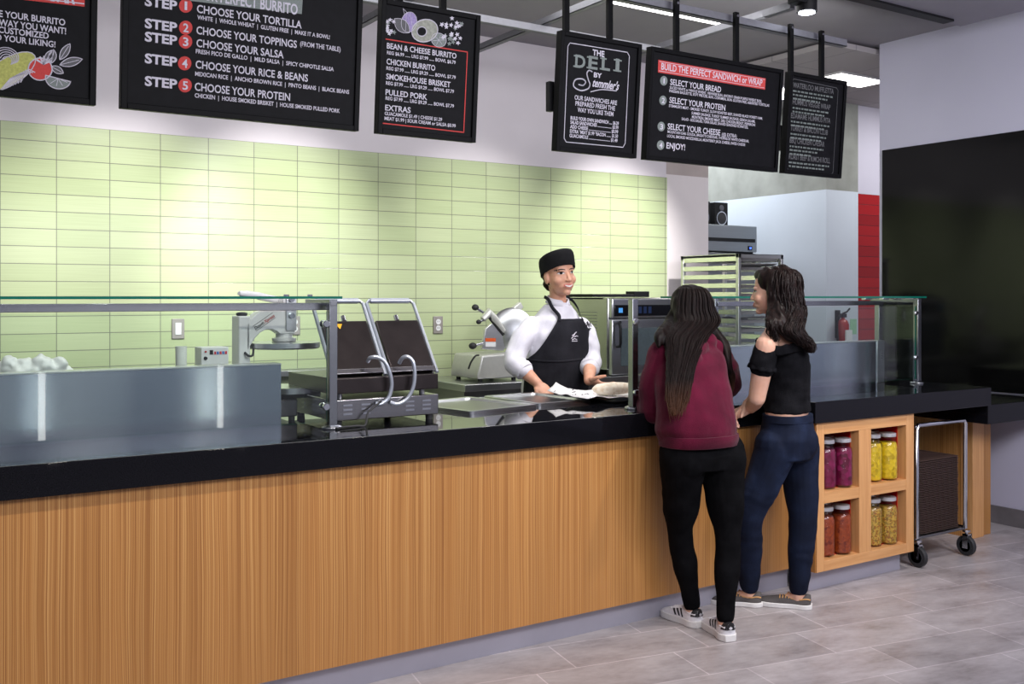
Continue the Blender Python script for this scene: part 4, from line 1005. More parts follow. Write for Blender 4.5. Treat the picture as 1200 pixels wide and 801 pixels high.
MB().tube([(hx + .03, 1.925, zf(377)), (hx, 1.895, zf(379)), (hx, 1.885, zf(384)), (hx, 1.885, zf(402)), (hx, 1.895, zf(405)), (hx, 1.925, zf(405))], .010, 10).build('door_handle', BLACK, dr)
pd = MB(); pa, pb = aty(677, 346.3, 2.2), aty(757, 341, 1.98)
pd.prism([(pa.x, 2.42, oz1 + .003), (pa.x + .02, 2.05, oz1 + .003), (pb.x - .14, 1.98, oz1 + .003), (pb.x - .05, 2.02, oz1 + .003), (pb.x - .05, 2.12, oz1 + .003), (pb.x - .14, 2.42, oz1 + .003)], (0, 0, .022))
pd.box(pb.x - .09, pb.x + .05, 2.0, 2.10, oz1 + .003, oz1 + .045)
tag(pd.build('pizza_peel', BLACK, None, .004), 'flat black oven paddle lying on top of the stainless oven', 'paddle')

# ---- rack of trays
RKX0, RKY0 = 5.41, 1.75; RKX1 = aty(918, 340, RKY0).x; RKY1 = 2.37; RKT = 1.815
rk = thing('tray_rack', ((RKX0 + RKX1) / 2, 2.05, 0), 'tall aluminium bakery rack with sheet trays behind the two women', 'rack')
for x in (RKX0, RKX1 - .026):
    for y in (RKY0, RKY1 - .03): MB().box(x, x + .026, y, y + .03, .12, RKT).build('upright', ALU, rk, .002)
mb = MB()
for y in (RKY0, RKY1 - .03): mb.box(RKX0, RKX1, y, y + .03, RKT - .03, RKT); mb.box(RKX0, RKX1, y, y + .03, .12, .15)
for x in (RKX0, RKX1 - .026): mb.box(x, x + .026, RKY0, RKY1, .12, .15)
mb.box(RKX0, RKX1, RKY0, RKY1, RKT - .004, RKT)
mb.build('frame', ALU, rk)
RUN = plain('polished_runner', (.78, .78, .74, 1), .16, 1.0, var=.02)
zs = [RKT - .025 - .066 * k for k in range(24)]
for z in zs:
    for side in (0, 1):
        x = RKX0 + .002 if side == 0 else RKX1 - .004
        m = MB(); m.box(x, x + .002, RKY0 + .03, RKY1 - .03, z - .030, z + .005); xx = (x, x + .035) if side == 0 else (x - .033, x + .002); m.box(xx[0], xx[1], RKY0 + .03, RKY1 - .03, z - .030, z - .028); m.build('runner', RUN, rk)
for x in (RKX0 + .013, RKX1 - .013):
    for y in (RKY0 + .02, RKY1 - .02):
        w = MB().lathe([(.0, -.014), (.05, -.014), (.05, .014), (0, .014)], (x, y, .051), 20, 0, (1, 0, 0)); w.box(x - .02, x + .02, y - .012, y + .012, .055, .12); w.build('caster', RUBBER, rk)
rnd = random.Random(11)
tp = None
for k, word in zip((0, 1, 3, 4, 6, 7, 8, 10, 11), ('highest', 'second highest', 'third highest', 'fourth highest', 'fifth highest', 'sixth highest', 'third lowest', 'second lowest', 'lowest')):
    z = zs[k] - .0275
    if tp is None:
        tp = MB().rings([rrect(-.19, .19, -.28, .28, .02, 0), rrect(-.2, .2, -.29, .29, .02, .022), rrect(-.195, .195, -.285, .285, .02, .022), rrect(-.185, .185, -.275, .275, .02, .003)]).build('sheet_tray', ALU, local=True); o = tp
    else: o = tp.copy(); COL.objects.link(o)
    o.location = ((RKX0 + RKX1) / 2, (RKY0 + RKY1) / 2 - .005, z)
    tag(o, 'aluminium sheet tray, the %s one slid into the bakery rack' % word, 'tray', 'sheet trays in the bakery rack')
PAPERW = plain('baking_paper', rgb(224, 222, 220), .7, var=.03, bump=.3)
for k, nm in ((1, 'top'), (7, 'lower')):
    z = zs[k] - .004; mb = MB()
    g = [[mb.bm.verts.new((RKX0 + .06 + .36 * i / 9, RKY0 + .005 + .45 * j / 9, z + .008 + .012 * noise.noise(Vector((i * .5, j * .5, k))) + (.02 if j == 0 else 0))) for j in range(10)] for i in range(10)]
    for i in range(9):
        for j in range(9): mb.bm.faces.new((g[i][j], g[i + 1][j], g[i + 1][j + 1], g[i][j + 1]))
    tag(mb.build('baking_paper', PAPERW), 'white baking paper with dough on the %s rack tray' % ('second highest' if nm == 'top' else 'sixth highest'), 'paper')

# ---- kitchen cabinet with LED and two loudspeakers
ko = thing('holding_cabinet', (6.83, 3.5, 0), 'tall grey steel kitchen cabinet with blue indicator light behind the column', 'cabinet')
kx0, kx1 = 6.36, aty(887, 280, 3.2).x; kz = aty(870, 264.5, 3.2).z; GRM = m_brushed('cabinet_grey', (.33, .35, .37, 1), .38)
kzs = aty(870, 295, 3.2).z
MB().box(kx0, kx1, 3.2, 3.85, kzs + .0, kz).build('upper_module', GRM, ko, .006)
MB().box(kx0 + .01, kx1 - .01, 3.22, 3.85, .0, kzs - .012).build('lower_module', STEEL_D, ko, .004)
MB().box(kx0 + .02, kx1 - .02, 3.23, 3.84, kzs - .012, kzs).build('plinth', BLACK, ko)
za, zb_ = aty(860, 283, 3.19).z, aty(860, 279, 3.19).z
MB().box(kx0 + .05, kx1 - .03, 3.193, 3.201, za, zb_).build('grip_slot', BLACK, ko)
MB().box(kx1 - .12, kx1 - .07, 3.194, 3.201, za - .075, za - .035).build('indicator_panel', BLACK, ko)
MB().box(kx1 - .105, kx1 - .085, 3.190, 3.195, za - .064, za - .046).build('indicator_light', m_emit('blue_led', (.05, .12, .9, 1), 3), ko)
def speaker(xc, label):
    t = thing('loudspeaker', (xc, 3.4, kz), label, 'loudspeaker'); zt = aty(845, 237, 3.3).z; h = zt - kz; w = .085
    MB().box(xc - w, xc + w, 3.3, 3.5, kz + .0005, kz + h).build('cabinet', BLACK, t, .006)
    MB().lathe([(.0, 0), (.066, 0), (.066, .005), (.0, .005)], (xc, 3.3, kz + h * .32), 28, 0, (0, -1, 0)).build('woofer_ring', CHROME, t)
    MB().lathe([(.0, 0), (.056, 0), (.056, .0065), (.03, .006), (.018, .009), (.0, .010)], (xc, 3.3, kz + h * .32), 24, 0, (0, -1, 0)).build('woofer_cone', RUBBER, t)
    MB().lathe([(.0, .006), (.012, .004), (.022, .006), (.028, .004), (.028, 0), (.0, 0)], (xc, 3.3, kz + h * .76), 20, 0, (0, -1, 0)).build('tweeter', GREY_RUBBER, t)
sx = aty(845.5, 250, 3.3).x
speaker(sx, 'black loudspeaker fully visible on top of the kitchen cabinet'); speaker(sx - .23, 'black loudspeaker half hidden by the white column, on the kitchen cabinet')

# ---- fire extinguisher on the pier
p = aty(991, 385, 2.52); fe = thing('fire_extinguisher', (p.x, p.y, 1.1), 'small red fire extinguisher with green tag mounted on the white pier', 'fire extinguisher')
zt = aty(991, 371, 2.52).z
MB().lathe([(.0, 0), (.05, 0), (.056, .01), (.056, .2), (.04, .235), (.018, .25), (.018, .265), (0, .265)], (p.x - .02, 2.535, zt - .27), 24).build('cylinder', plain('extinguisher_red', rgb(150, 26, 24), .3), fe)
mb = MB(); mb.box(p.x - .045, p.x + .01, 2.515, 2.55, zt - .006, zt + .03); mb.tube([(p.x - .03, 2.53, zt + .03), (p.x + .03, 2.53, zt + .045), (p.x + .07, 2.53, zt + .075)], .008, 8); mb.build('valve_lever', BLACK, fe)
MB().tube(spline([(p.x - .045, 2.53, zt + .01), (p.x - .095, 2.53, zt), (p.x - .105, 2.53, zt - .1), (p.x - .095, 2.53, zt - .24)], 6), .010, 8).build('hose', BLACK, fe)
MB().box(p.x + .0, p.x + .09, 2.468, 2.472, zt - .16, zt - .02).build('inspection_tag', plain('tag_green', rgb(150, 196, 160), .6), fe)
MB().box(p.x - .06, p.x + .02, 2.462, 2.478, zt - .22, zt - .12).build('label_band', WHITE_PL, fe)
MB().box(p.x - .05, p.x + .01, 2.588, 2.5995, zt - .2, zt + .06).build('wall_bracket', BLACK, fe)

# ---- outlets and switch on the tiles
PLATE = plain('steel_plate', rgb(158, 152, 146), .4, .5, var=.03)
def outlet(px, py, label, kind):
    p = aty(px, py, 2.588); t = thing('wall_outlet' if kind else 'wall_switch', (p.x, 2.588, p.z), label, 'outlet' if kind else 'switch')
    MB().box(p.x - .037, p.x + .037, 2.5805, 2.5895, p.z - .06, p.z + .06).build('plate', PLATE, t, .003)
    if kind:
        for s in (-.022, .022):
            sk = MB().lathe([(.0, 0), (.0185, 0), (.0185, .003), (0, .003)], (p.x, 2.5806, p.z + s), 20, 0, (0, -1, 0)).build('socket', WHITE_PL, t)
            mb = MB(); mb.box(p.x - .008, p.x - .005, 2.5770, 2.5777, p.z + s - .004, p.z + s + .008); mb.box(p.x + .005, p.x + .008, 2.5770, 2.5777, p.z + s - .004, p.z + s + .008); mb.build('slots', BLACK, sk)
    else: MB().box(p.x - .018, p.x + .018, 2.577, 2.581, p.z - .036, p.z + .036).build('rocker', WHITE_PL, t, .002)
outlet(208.5, 385, 'wall switch with white rocker on the green tiles above the left splash guard', 0)
outlet(345, 381, 'wall outlet on the green tiles behind the tortilla press', 1)
outlet(513, 380.5, 'wall outlet on the green tiles left of the meat slicer', 1)
# ================================================================== PEOPLE
def V(*a): return Vector(a)
def tor(mb, levels, R, F, ex=2.3, n=28):
    """torso rings: (centre, half width, half depth[, forward shift])"""
    R, F = R.normalized(), F.normalized(); rr = []
    for L in levels:
        c, hw, hd = L[0], L[1], L[2]; ring = []
        for k in range(n):
            t = 2 * PI * k / n; cx, sx = math.cos(t), math.sin(t)
            x = hw * math.copysign(abs(cx) ** (2 / ex), cx); y = hd * math.copysign(abs(sx) ** (2 / ex), sx)
            ring.append(c + R * x + F * y)
        rr.append(ring)
    mb.rings(rr)
def limb(mb, pts, rad, seg=16, n=6):
    P = spline(pts, n); m = len(pts); rs = []
    for i in range(len(P)):
        f = i / n; k = min(int(f), m - 2); t = f - k; t = t * t * (3 - 2 * t); rs.append(rad[k] * (1 - t) + rad[k + 1] * t)
    mb.tube(P, rs, seg); mb.ell(P[0], (rs[0],) * 3, u=14, v=8); mb.ell(P[-1], (rs[-1],) * 3, u=14, v=8)
def basis(a, b, c):
    m = Matrix((a, b, c)).transposed(); return m
def hand(mb, w, d, n, side, curl=(.25, .35, .3), L=.172, spread=.06, thumb_out=.8):
    d = d.normalized(); n = (n - d * n.dot(d)).normalized(); lat = d.cross(n).normalized() * side; k = L / .172
    M3 = basis(d, lat, n)
    mb.ell(w + d * .048 * k, (.056 * k, .039 * k, .017 * k), M3, 18, 10); mb.ell(w + d * .012 * k, (.04 * k, .027 * k, .021 * k), M3, 16, 8)
    mb.ell(w + d * .034 * k + lat * .024 * k + n * .008, (.034 * k, .018 * k, .016 * k), M3, 14, 8)
    for i, (o, ln) in enumerate(((.030, .070), (.0105, .079), (-.0095, .073), (-.0285, .058))):
        b = w + d * (.088 - .004 * abs(i - 1)) * k + lat * o * k; dr = (d + lat * spread * (1.4 - i)).normalized(); pts = [w + d * .05 * k + lat * o * .9 * k, b]; a = 0; p = b
        for sl, cu in zip((.45, .30, .25), curl):
            a += cu * (1 + .12 * i); v = dr * math.cos(a) + n * math.sin(a); p = p + v * ln * sl * k; pts.append(p)
        mb.tube(spline(pts, 3), [.0095 * k - .00022 * k * j for j in range(3 * (len(pts) - 1) + 1)], 10); mb.ell(pts[-1], (.0066 * k,) * 3, u=10, v=6)
    b = w + d * .022 * k + lat * .028 * k; v = (d * .75 + lat * thumb_out + n * .35).normalized(); v2 = (d * 1.0 + lat * thumb_out * .35 + n * .45).normalized()
    pts = [b, b + v * .038 * k, b + v * .038 * k + v2 * .032 * k, b + v * .038 * k + v2 * .058 * k]
    mb.tube(spline(pts, 3), [.0135 * k, .013 * k, .0125 * k, .0115 * k, .011 * k, .0108 * k, .0105 * k, .010 * k, .009 * k, .008 * k], 10); mb.ell(pts[-1], (.0075 * k,) * 3, u=10, v=6)
class Head:
    def __init__(s, c, F, up=V(0, 0, 1), sc=1.0):
        s.c, s.sc = c, sc; F = F.normalized(); s.F = F; up = (up - F * up.dot(F)).normalized(); s.U = up; s.R = F.cross(up).normalized()   # R: the head's own right
    def p(s, x, y, z): return s.c + (s.R * x + s.F * y + s.U * z) * s.sc
    def add(s, mb, jaw=1.0, smile=0):
        B = basis(s.R, s.F, s.U); k = s.sc
        def e(x, y, z, a, b, c, tilt=0):
            m = B @ Matrix.Rotation(tilt, 3, 'X') if tilt else B
            mb.ell(s.p(x, y, z), (a * k, b * k, c * k), m, 24, 16)
        e(0, -.018, .035, .073, .092, .078); e(0, .020, -.02, .064, .068, .088); e(0, .030, -.066, .046 * jaw, .047, .038); e(0, .064, -.094, .019, .018, .016)
        for sx in (-1, 1):
            e(sx * .036, .052, -.032, .027, .026, .027); e(sx * .029, .073, .019, .022, .011, .009); e(sx * .0092, .094, -.036, .0078, .009, .007)
            e(sx * .072, -.006, -.016, .009, .019, .031, .2); e(sx * .020, .058, -.062, .022, .02, .018)
        e(0, .044, .040, .056, .040, .046); e(0, .068, .012, .034, .020, .024); e(0, .078, -.062, .026, .014, .016)
        mb.tube([s.p(0, .080, .012), s.p(0, .090, -.008), s.p(0, .099, -.028), s.p(0, .101, -.037)], [.0080 * k, .0078 * k, .0094 * k, .0092 * k], 12); mb.ell(s.p(0, .101, -.033), (.0095 * k,) * 3)
        e(0, .086, -.0605, .020, .010, .0050); e(0, .084, -.0715, .018, .010, .0058)
    def patch(s, name, bvh, mat, xs, top, bot, parent, off=.0012, rows=4):
        """strip laid on the face between two curves, following its surface"""
        mb = MB(); g = []
        for x in xs:
            col = []
            for j in range(rows + 1):
                z = bot(x) + (top(x) - bot(x)) * j / rows
                hit = bvh.ray_cast(s.p(x, .25, z), -s.F)
                if hit[0] is None: col = None; break
                col.append(mb.bm.verts.new(hit[0] + (s.F * .25 + hit[1] * .75).normalized() * off))
            if col: g.append(col)
        for a, b in zip(g[:-1], g[1:]):
            for j in range(rows): mb.bm.faces.new((a[j], b[j], b[j + 1], a[j + 1]))
        if len(g) > 1: return mb.build(name, mat, parent, smooth=180)
    def face(s, body, parent, smile=True, brow=None, brows=True):
        dg = bpy.context.evaluated_depsgraph_get(); me = body.data; o0 = root_loc(body)
        bvh = BVHTree.FromPolygons([v.co + o0 for v in me.vertices], [tuple(p.vertices) for p in me.polygons])
        ar = lambda a, b, n: [a + (b - a) * i / n for i in range(n + 1)]
        EYE_W = plain('eye_white', rgb(226, 220, 216), .25, var=.02); EYE_D = plain('dark_iris', rgb(34, 20, 14), .15); LASH = plain('dark_lash', rgb(20, 14, 12), .6)
        LIP = plain('lip', rgb(186, 104, 96), .4, var=.05); TEETH = plain('teeth', rgb(236, 232, 226), .25, var=.02); BROW = brow or plain('dark_brow', rgb(34, 22, 18), .7)
        for sx in (-1, 1):
            cx = sx * .031; zc = .002
            hump = lambda x, c=cx: max(0, 1 - ((x - c) / .0155) ** 2)
            ey = s.patch('eye', bvh, EYE_W, ar(cx - .0150, cx + .0150, 10), lambda x: zc + .0068 * hump(x) ** .7, lambda x: zc - .0045 * hump(x) ** .7, parent)
            if ey:
                hump2 = lambda x, c=cx: math.sqrt(max(0, 1 - ((x - c) / .0066) ** 2))
                s.patch('iris', bvh, EYE_D, ar(cx - .0064, cx + .0064, 8), lambda x: zc + .001 + .0058 * hump2(x), lambda x: zc + .001 - .0058 * hump2(x), ey, .0019)
                s.patch('lashes', bvh, LASH, ar(cx - .0165, cx + .0165, 10), lambda x: zc + .0092 * hump(x) ** .7 + .0006, lambda x: zc + .0062 * hump(x) ** .7 - .0006, ey, .0024)
            hb = lambda x, c=cx: max(0, 1 - ((x - c - sx * .002) / .023) ** 2)
            if brows: s.patch('eyebrow', bvh, BROW, ar(cx - .019, cx + .022, 12) if sx > 0 else ar(cx - .022, cx + .019, 12), lambda x: .0190 + .0055 * hb(x), lambda x: .0155 + .0035 * hb(x), parent, .0009)
        w = .0245 if smile else .021; up = .006 if smile else 0
        cv = lambda x: up * (abs(x) / w) ** 1.6
        th = lambda x: max(0, 1 - (abs(x) / w) ** 2.2)
        lips = s.patch('lips', bvh, LIP, ar(-w, w, 16), lambda x: -.0600 + cv(x) + .0068 * th(x), lambda x: -.0690 + cv(x) - .0095 * th(x), parent, .0007)
        if lips and smile: s.patch('teeth', bvh, TEETH, ar(-w * .80, w * .80, 14), lambda x: -.0615 + cv(x) + .0005 * th(x), lambda x: -.0650 + cv(x) - .0040 * max(0, 1 - (abs(x) / (w * .8)) ** 2), lips, .0011)
def strands(name, paths, rad, mat, parent, seg=5):
    mb = MB()
    for P in paths:
        n = len(P); mb.tube(P, [rad * (1 - .75 * (i / (n - 1)) ** 2) for i in range(n)], seg)
    return mb.build(name, mat, parent, smooth=180)
def m_hair(name, dark, light, z0=None, z1=None, tip=None, stretch=(70, 70, 5), rough=.5):
    def f(nm):
        t = NT(nm); t.pr(dark, rough); t.p.inputs['Specular IOR Level'].default_value = .12; n = t.noise(t.coord(stretch), 1, 3, .6); c = t.ramp(n, [(.35, dark), (.75, light)])
        if tip:
            g = t.n('ShaderNodeNewGeometry'); sp = t.n('ShaderNodeSeparateXYZ'); t.l(g.outputs['Position'], sp.inputs[0])
            mr = t.n('ShaderNodeMapRange'); mr.inputs[1].default_value = z1; mr.inputs[2].default_value = z0; t.l(sp.outputs['Z'], mr.inputs[0])
            mx = t.n('ShaderNodeMixRGB'); t.l(mr.outputs[0], mx.inputs[0]); t.l(c, mx.inputs[1]); mx.inputs[2].default_value = tip; c = mx.outputs[0]
        t.l(c, t.p.inputs['Base Color']); t.bump(n, .35, .006); return t.m
    return M(name, f)
SKIN_A = m_skin('skin_warm', rgb(206, 150, 122), rgb(216, 164, 138))
SKIN_B = m_skin('skin_light', rgb(216, 166, 140), rgb(224, 178, 154))
SKIN_C = m_skin('skin_fair', rgb(206, 158, 134), rgb(214, 168, 146))

# ------------------------------------------------------------------ shoes
def shoe(kind, heel, d, L, parent, W=.088):
    """heel: ground point under the back of the heel; d: direction of the toe"""
    d = V(d[0], d[1], 0).normalized(); s_ = V(d.y, -d.x, 0); heel = V(heel[0], heel[1], 0)
    def wid(t): return W / 2 * (.87 * math.sqrt(max(.02, 1 - ((.2 - t) / .205) ** 2.4)) if t < .2 else (.87 - .10 * math.sin((t - .2) / .3 * PI / 1.0) if t < .5 else .87 + .13 * math.sin(min(1, (t - .5) / .25) * PI / 2) if t < .75 else 1.0 * math.sqrt(max(0, 1 - ((t - .75) / .27) ** 2.2))))
    low = kind == 'plimsoll'
    def top(t):
        pts = [(0, .078), (.08, .084), (.2, .070), (.34, .066), (.42, .074), (.6, .062), (.8, .047), (.93, .040), (1, .026)] if not low else [(0, .066), (.08, .070), (.2, .052), (.36, .046), (.45, .054), (.6, .050), (.8, .040), (.93, .034), (1, .022)]
        for (a, b), (c, e) in zip(pts[:-1], pts[1:]):
            if a <= t <= c: return b + (e - b) * (t - a) / (c - a)
        return pts[-1][1]
    SB = .028 if not low else .020
    def U(t, a, off=0):
        w = wid(t) + off; h = top(t) - SB + off; ca, sa = math.cos(a), math.sin(a)
        x = w * math.copysign(abs(ca) ** .75, ca); z = SB + h * max(0, sa) ** .8
        return heel + d * (L * t) + s_ * x + V(0, 0, z)
    N = 26; K = 18
    t_ = thing_part('shoe', parent, heel)
    SW = plain('white_leather', rgb(226, 224, 228), .4, var=.02); SBK = plain('black_leather', (.010, .010, .012, 1), .45); GREYC = m_fabric('grey_canvas', rgb(74, 70, 70), rgb(96, 92, 90), 260, .9, .2); RUBW = plain('white_rubber', rgb(222, 220, 218), .5, var=.03)
    mb = MB(); mb.rings([[U(.012 + .978 * i / N, PI * k / K) for k in range(K + 1)] + [heel + d * (L * (.012 + .978 * i / N)) + V(0, 0, SB - .004)] for i in range(N + 1)])
    up = mb.build('upper', GREYC if low else SW, t_, smooth=60)
    mb = MB(); out = []
    ts = [i / 30 for i in range(31)]
    left = [heel + d * (L * (-.012 + 1.03 * t)) + s_ * (wid(min(.985, max(.02, t))) + .004) for t in ts]; right = [heel + d * (L * (-.012 + 1.03 * t)) - s_ * (wid(min(.985, max(.02, t))) + .004) for t in ts]
    ring = left + right[::-1]
    mb.rings([[p + V(0, 0, .0005) for p in ring], [p + V(0, 0, SB + .003) for p in ring]]); mb.build('sole', RUBW, t_, .003)
    def strip(name, mat, quad, par, off=.0015, nn=5):
        mb = MB(); g = []
        for i in range(nn + 1):
            f = i / nn; a0 = quad[0][1] + (quad[1][1] - quad[0][1]) * f; t0 = quad[0][0] + (quad[1][0] - quad[0][0]) * f; t1 = quad[3][0] + (quad[2][0] - quad[3][0]) * f
            g.append([mb.bm.verts.new(U(t0 + (t1 - t0) * j / 3, a0, off)) for j in range(4)])
        for a, b in zip(g[:-1], g[1:]):
            for j in range(3): mb.bm.faces.new((a[j], a[j + 1], b[j + 1], b[j]))
        return mb.build(name, mat, par, smooth=180)
    if not low:
        for sd in (0, 1):
            A = lambda a: a if sd == 0 else PI - a
            for k in range(3):
                t0 = .30 + .085 * k; strip('stripe', SBK, [(t0, A(.12)), (t0 + .10, A(1.0)), (t0 + .145, A(1.0)), (t0 + .045, A(.12))], up)
        mb = MB()
        g = []
        for i in range(9):
            a = .35 + (PI - .7) * i / 8; g.append([mb.bm.verts.new(U(tt, a, .002) - d * .0015) for tt in (.012, .05, .11)])
        for a, b in zip(g[:-1], g[1:]):
            for j in range(2): mb.bm.faces.new((a[j], a[j + 1], b[j + 1], b[j]))
        hb = [U(.012, .35 + (PI - .7) * i / 8, .002) - d * .0025 for i in range(9)]
        mb.poly(hb); ht = mb.build('heel_tab', SBK, up, smooth=180)
        c = heel + d * (L * .012) - d * .0065 + V(0, 0, .054); mb = MB()
        for ang, ln in ((-.55, .013), (0, .015), (.55, .013)):
            dd = V(0, 0, 1) * math.cos(ang) + s_ * math.sin(ang); q = dd.cross(d)
            mb.poly([c + dd * (ln * f) + q * (.0042 * math.sin(PI * f)) for f in (0, .3, .6, .85, 1)] + [c + dd * (ln * f) - q * (.0042 * math.sin(PI * f)) for f in (.85, .6, .3)])
        for z in (-.004, -.0065): mb.poly([c + s_ * -.008 + V(0, 0, z), c + s_ * .008 + V(0, 0, z), c + s_ * .008 + V(0, 0, z + .0014), c + s_ * -.008 + V(0, 0, z + .0014)])
        mb.build('heel_emblem', SW, ht, smooth=0)
        mb = MB()
        for k in range(5):
            t = .44 + .06 * k; mb.tube([U(t, .95, .001), U(t, PI / 2, .004), U(t, PI - .95, .001)], .0035, 6)
        mb.build('laces', SW, up)
        mb = MB(); mb.tube([U(.03 + .3 * abs(math.cos(a)), PI / 2 + 1.0 * math.sin(a), .001) for a in [k * PI / 8 - PI / 2 for k in range(9)]], .005, 6); mb.build('collar', SW, up)
    else:
        TAN = plain('tan_trim', rgb(196, 150, 98), .7)
        mb = MB(); mb.tube([U(.02 + .36 * f, .5 + .6 * f, .001) for f in [k / 8 for k in range(9)]] , .0035, 6); mb.build('collar_trim', TAN, up)
        mb = MB(); mb.tube([U(.02 + .36 * f, PI - .5 - .6 * f, .001) for f in [k / 8 for k in range(9)]], .0035, 6); mb.build('collar_trim', TAN, up)
        mb = MB()
        for k in range(4):
            t = .42 + .055 * k; mb.tube([U(t, .9, .001), U(t, PI / 2, .005), U(t, PI - .9, .001)], .003, 6)
        mb.tube(spline([U(.45, PI / 2, .006), U(.43, 1.0, .016), U(.40, .8, .006), U(.44, 1.3, .01)], 5), .0026, 6); mb.build('laces', TAN, up)
    return t_
def thing_part(name, parent, loc):
    """a shoe: its own upper carries sole and trim"""
    o = bpy.data.objects.new(name, None); COL.objects.link(o); o.parent = parent; o.location = Vector(loc) - root_loc(parent); o.empty_display_size = .03; return o
# ------------------------------------------------------------------ the cook behind the counter
F = V(.14, -.99, 0).normalized(); R = V(-F.y, F.x, 0) * -1      # her own right is towards the left of the photo
R = F.cross(V(0, 0, 1))
YB = 1.14
C = lambda px, py, y=YB: aty(px, py, y)
cook = thing('person', (C(650, 400).x, YB, 0), 'smiling cook in white jacket, black apron and black cap behind the counter', 'person')
hc = C(655, 321, 1.09); H = Head(hc, V(-.10, -.99, .03), (V(0, 0, 1) - V(.838, -.546, 0) * .10), 1.12)
shR, shL = C(621, 379, 1.14), C(683, 379, 1.12)
elR, wrR = C(603, 424, 1.10), C(630, 449, .965)
elL, wrL = C(692, 421, 1.05), C(690, 446, .80)
mb = MB(); H.add(mb)
limb(mb, [H.p(0, -.03, -.05), H.p(0, -.03, -.10), C(653, 360, 1.135), C(652, 372, 1.14)], [.050, .047, .053, .08])
tor(mb, [(C(646, 520), .15, .1), (C(648, 460), .16, .11), (C(650, 420), .14, .1), (C(652, 385), .15, .10), (C(652, 368), .12, .07)], R, F)
for (sh, el, wr) in ((shR, elR, wrR), (shL, elL, wrL)):
    sh = sh - V(0, 0, .035); limb(mb, [sh, sh * .5 + el * .5, el], [.042, .042, .040]); limb(mb, [el, el * .6 + wr * .4, wr], [.040, .039, .027])
for sx in (-1, 1):
    a = C(646, 500) + R * sx * .09; limb(mb, [a, V(a.x, YB + .02, .48), V(a.x, YB + .03, .08)], [.085, .055, .04])
hand(mb, wrR, V(.30, -.75, -.62), V(.35, -.3, -.75), -1, (.55, .75, .6), .165, .02, .5)
hand(mb, wrL, V(.50, -.72, -.22), V(.45, .05, .85), 1, (.16, .2, .15), .168, .13, .8)
body = fuse('body', mb, SKIN_A, cook, .0042, 5)
H.face(body, cook, True)
# hair: low bun and nape under the cap
HAIR_K = m_hair('cook_hair', rgb(26, 17, 13), rgb(58, 40, 30))
mb = MB(); mb.ell(H.p(0, -.034, .006), (.0745 * 1.12, .072 * 1.12, .072 * 1.12), basis(H.R, H.F, H.U)); mb.ell(H.p(0, -.014, .026), (.0775 * 1.12, .050 * 1.12, .036 * 1.12), basis(H.R, H.F, H.U)); mb.ell(H.p(.0, -.100, -.058), (.032, .03, .03)); mb.ell(H.p(.02, -.088, -.045), (.03, .028, .03))
fuse('hair', mb, HAIR_K, cook, .005, 4, .003, 60)
# skull cap
mb = MB(); rr = []
capz = lambda x, y, h: h + .017 + .30 * y
for h, k in ((.0, 1.0), (.014, 1.02), (.05, 1.04), (.068, 1.02), (.079, .97), (.084, .88), (.087, .5), (.088, .02)):
    rr.append([H.p(.083 * k * math.cos(a), -.008 + .102 * k * math.sin(a) - .10 * h, capz(0, -.008 + .102 * k * math.sin(a), h)) for a in [2 * PI * i / 36 for i in range(36)]])
mb.rings(rr)
CAPM = m_fabric('black_twill', (.006, .006, .007, 1), (.014, .014, .015, 1), 320, .9, .15)
cap = mb.build('cap', CAPM, cook, smooth=50)
mb = MB(); mb.rings([[H.p(.085 * math.cos(a), -.008 + .104 * math.sin(a), capz(0, -.008 + .104 * math.sin(a), z)) for a in [2 * PI * i / 36 for i in range(36)]] for z in (-.002, .018)], cap=False); mb.build('cap_band', CAPM, cap, smooth=50)
# jacket
JK = m_fabric('white_cotton', rgb(206, 204, 214), rgb(226, 225, 232), 300, .85, .10, 11)
lv = [(C(646, 508), .205, .145), (C(647, 470), .20, .145), (C(649, 440), .195, .140), (C(651, 410), .195, .140), (C(652, 388), .198, .132), (C(652, 375), .168, .112), (C(653, 365, 1.135), .115, .085), (C(654, 357, 1.13), .078, .068)]
mb = MB(); tor(mb, lv, R, F)
for (sh, el, wr, s) in ((shR, elR, wrR, 1), (shL, elL, wrL, -1)):
    c = el * .62 + wr * .38
    limb(mb, [sh + V(0, 0, -.012) - R * s * .012, sh * .55 + el * .45 + R * s * .006, el + R * s * .004, c], [.056, .064, .061, .053])
wrk = lambda p, n: .005 * math.sin(60 * (p[2] + .5 * p[0]) + 5 * noise.noise(Vector(p) * 7)) * max(0, noise.noise(Vector(p) * 5 + V(3, 0, 0)))
jk = fuse('jacket', mb, JK, cook, .006, 5, .009, 16, wrk)
for (el, wr) in ((elR, wrR), (elL, wrL)):
    c = el * .62 + wr * .38; dd = (wr - el).normalized(); m = MB(); m.tube([c - dd * .018, c - dd * .012, c + dd * .012, c + dd * .016], [.054, .058, .056, .050], 20); m.build('cuff', JK, jk)
mb = MB(); rr = []
for h, k in ((.0, 1.15), (.02, 1.02), (.036, .98)):
    rr.append([C(654, 356, 1.128) + R * (.066 * k * math.cos(a)) + F * (.062 * k * math.sin(a)) + V(0, 0, h - .016 * math.sin(a)) + V(0, 0, -.012 if math.sin(a) > .93 else 0) for a in [2 * PI * i / 32 for i in range(32)]])
mb.rings(rr, cap=False); cl = mb.build('collar', JK, jk, smooth=180); sd = cl.modifiers.new('s', 'SOLIDIFY'); sd.thickness = .006
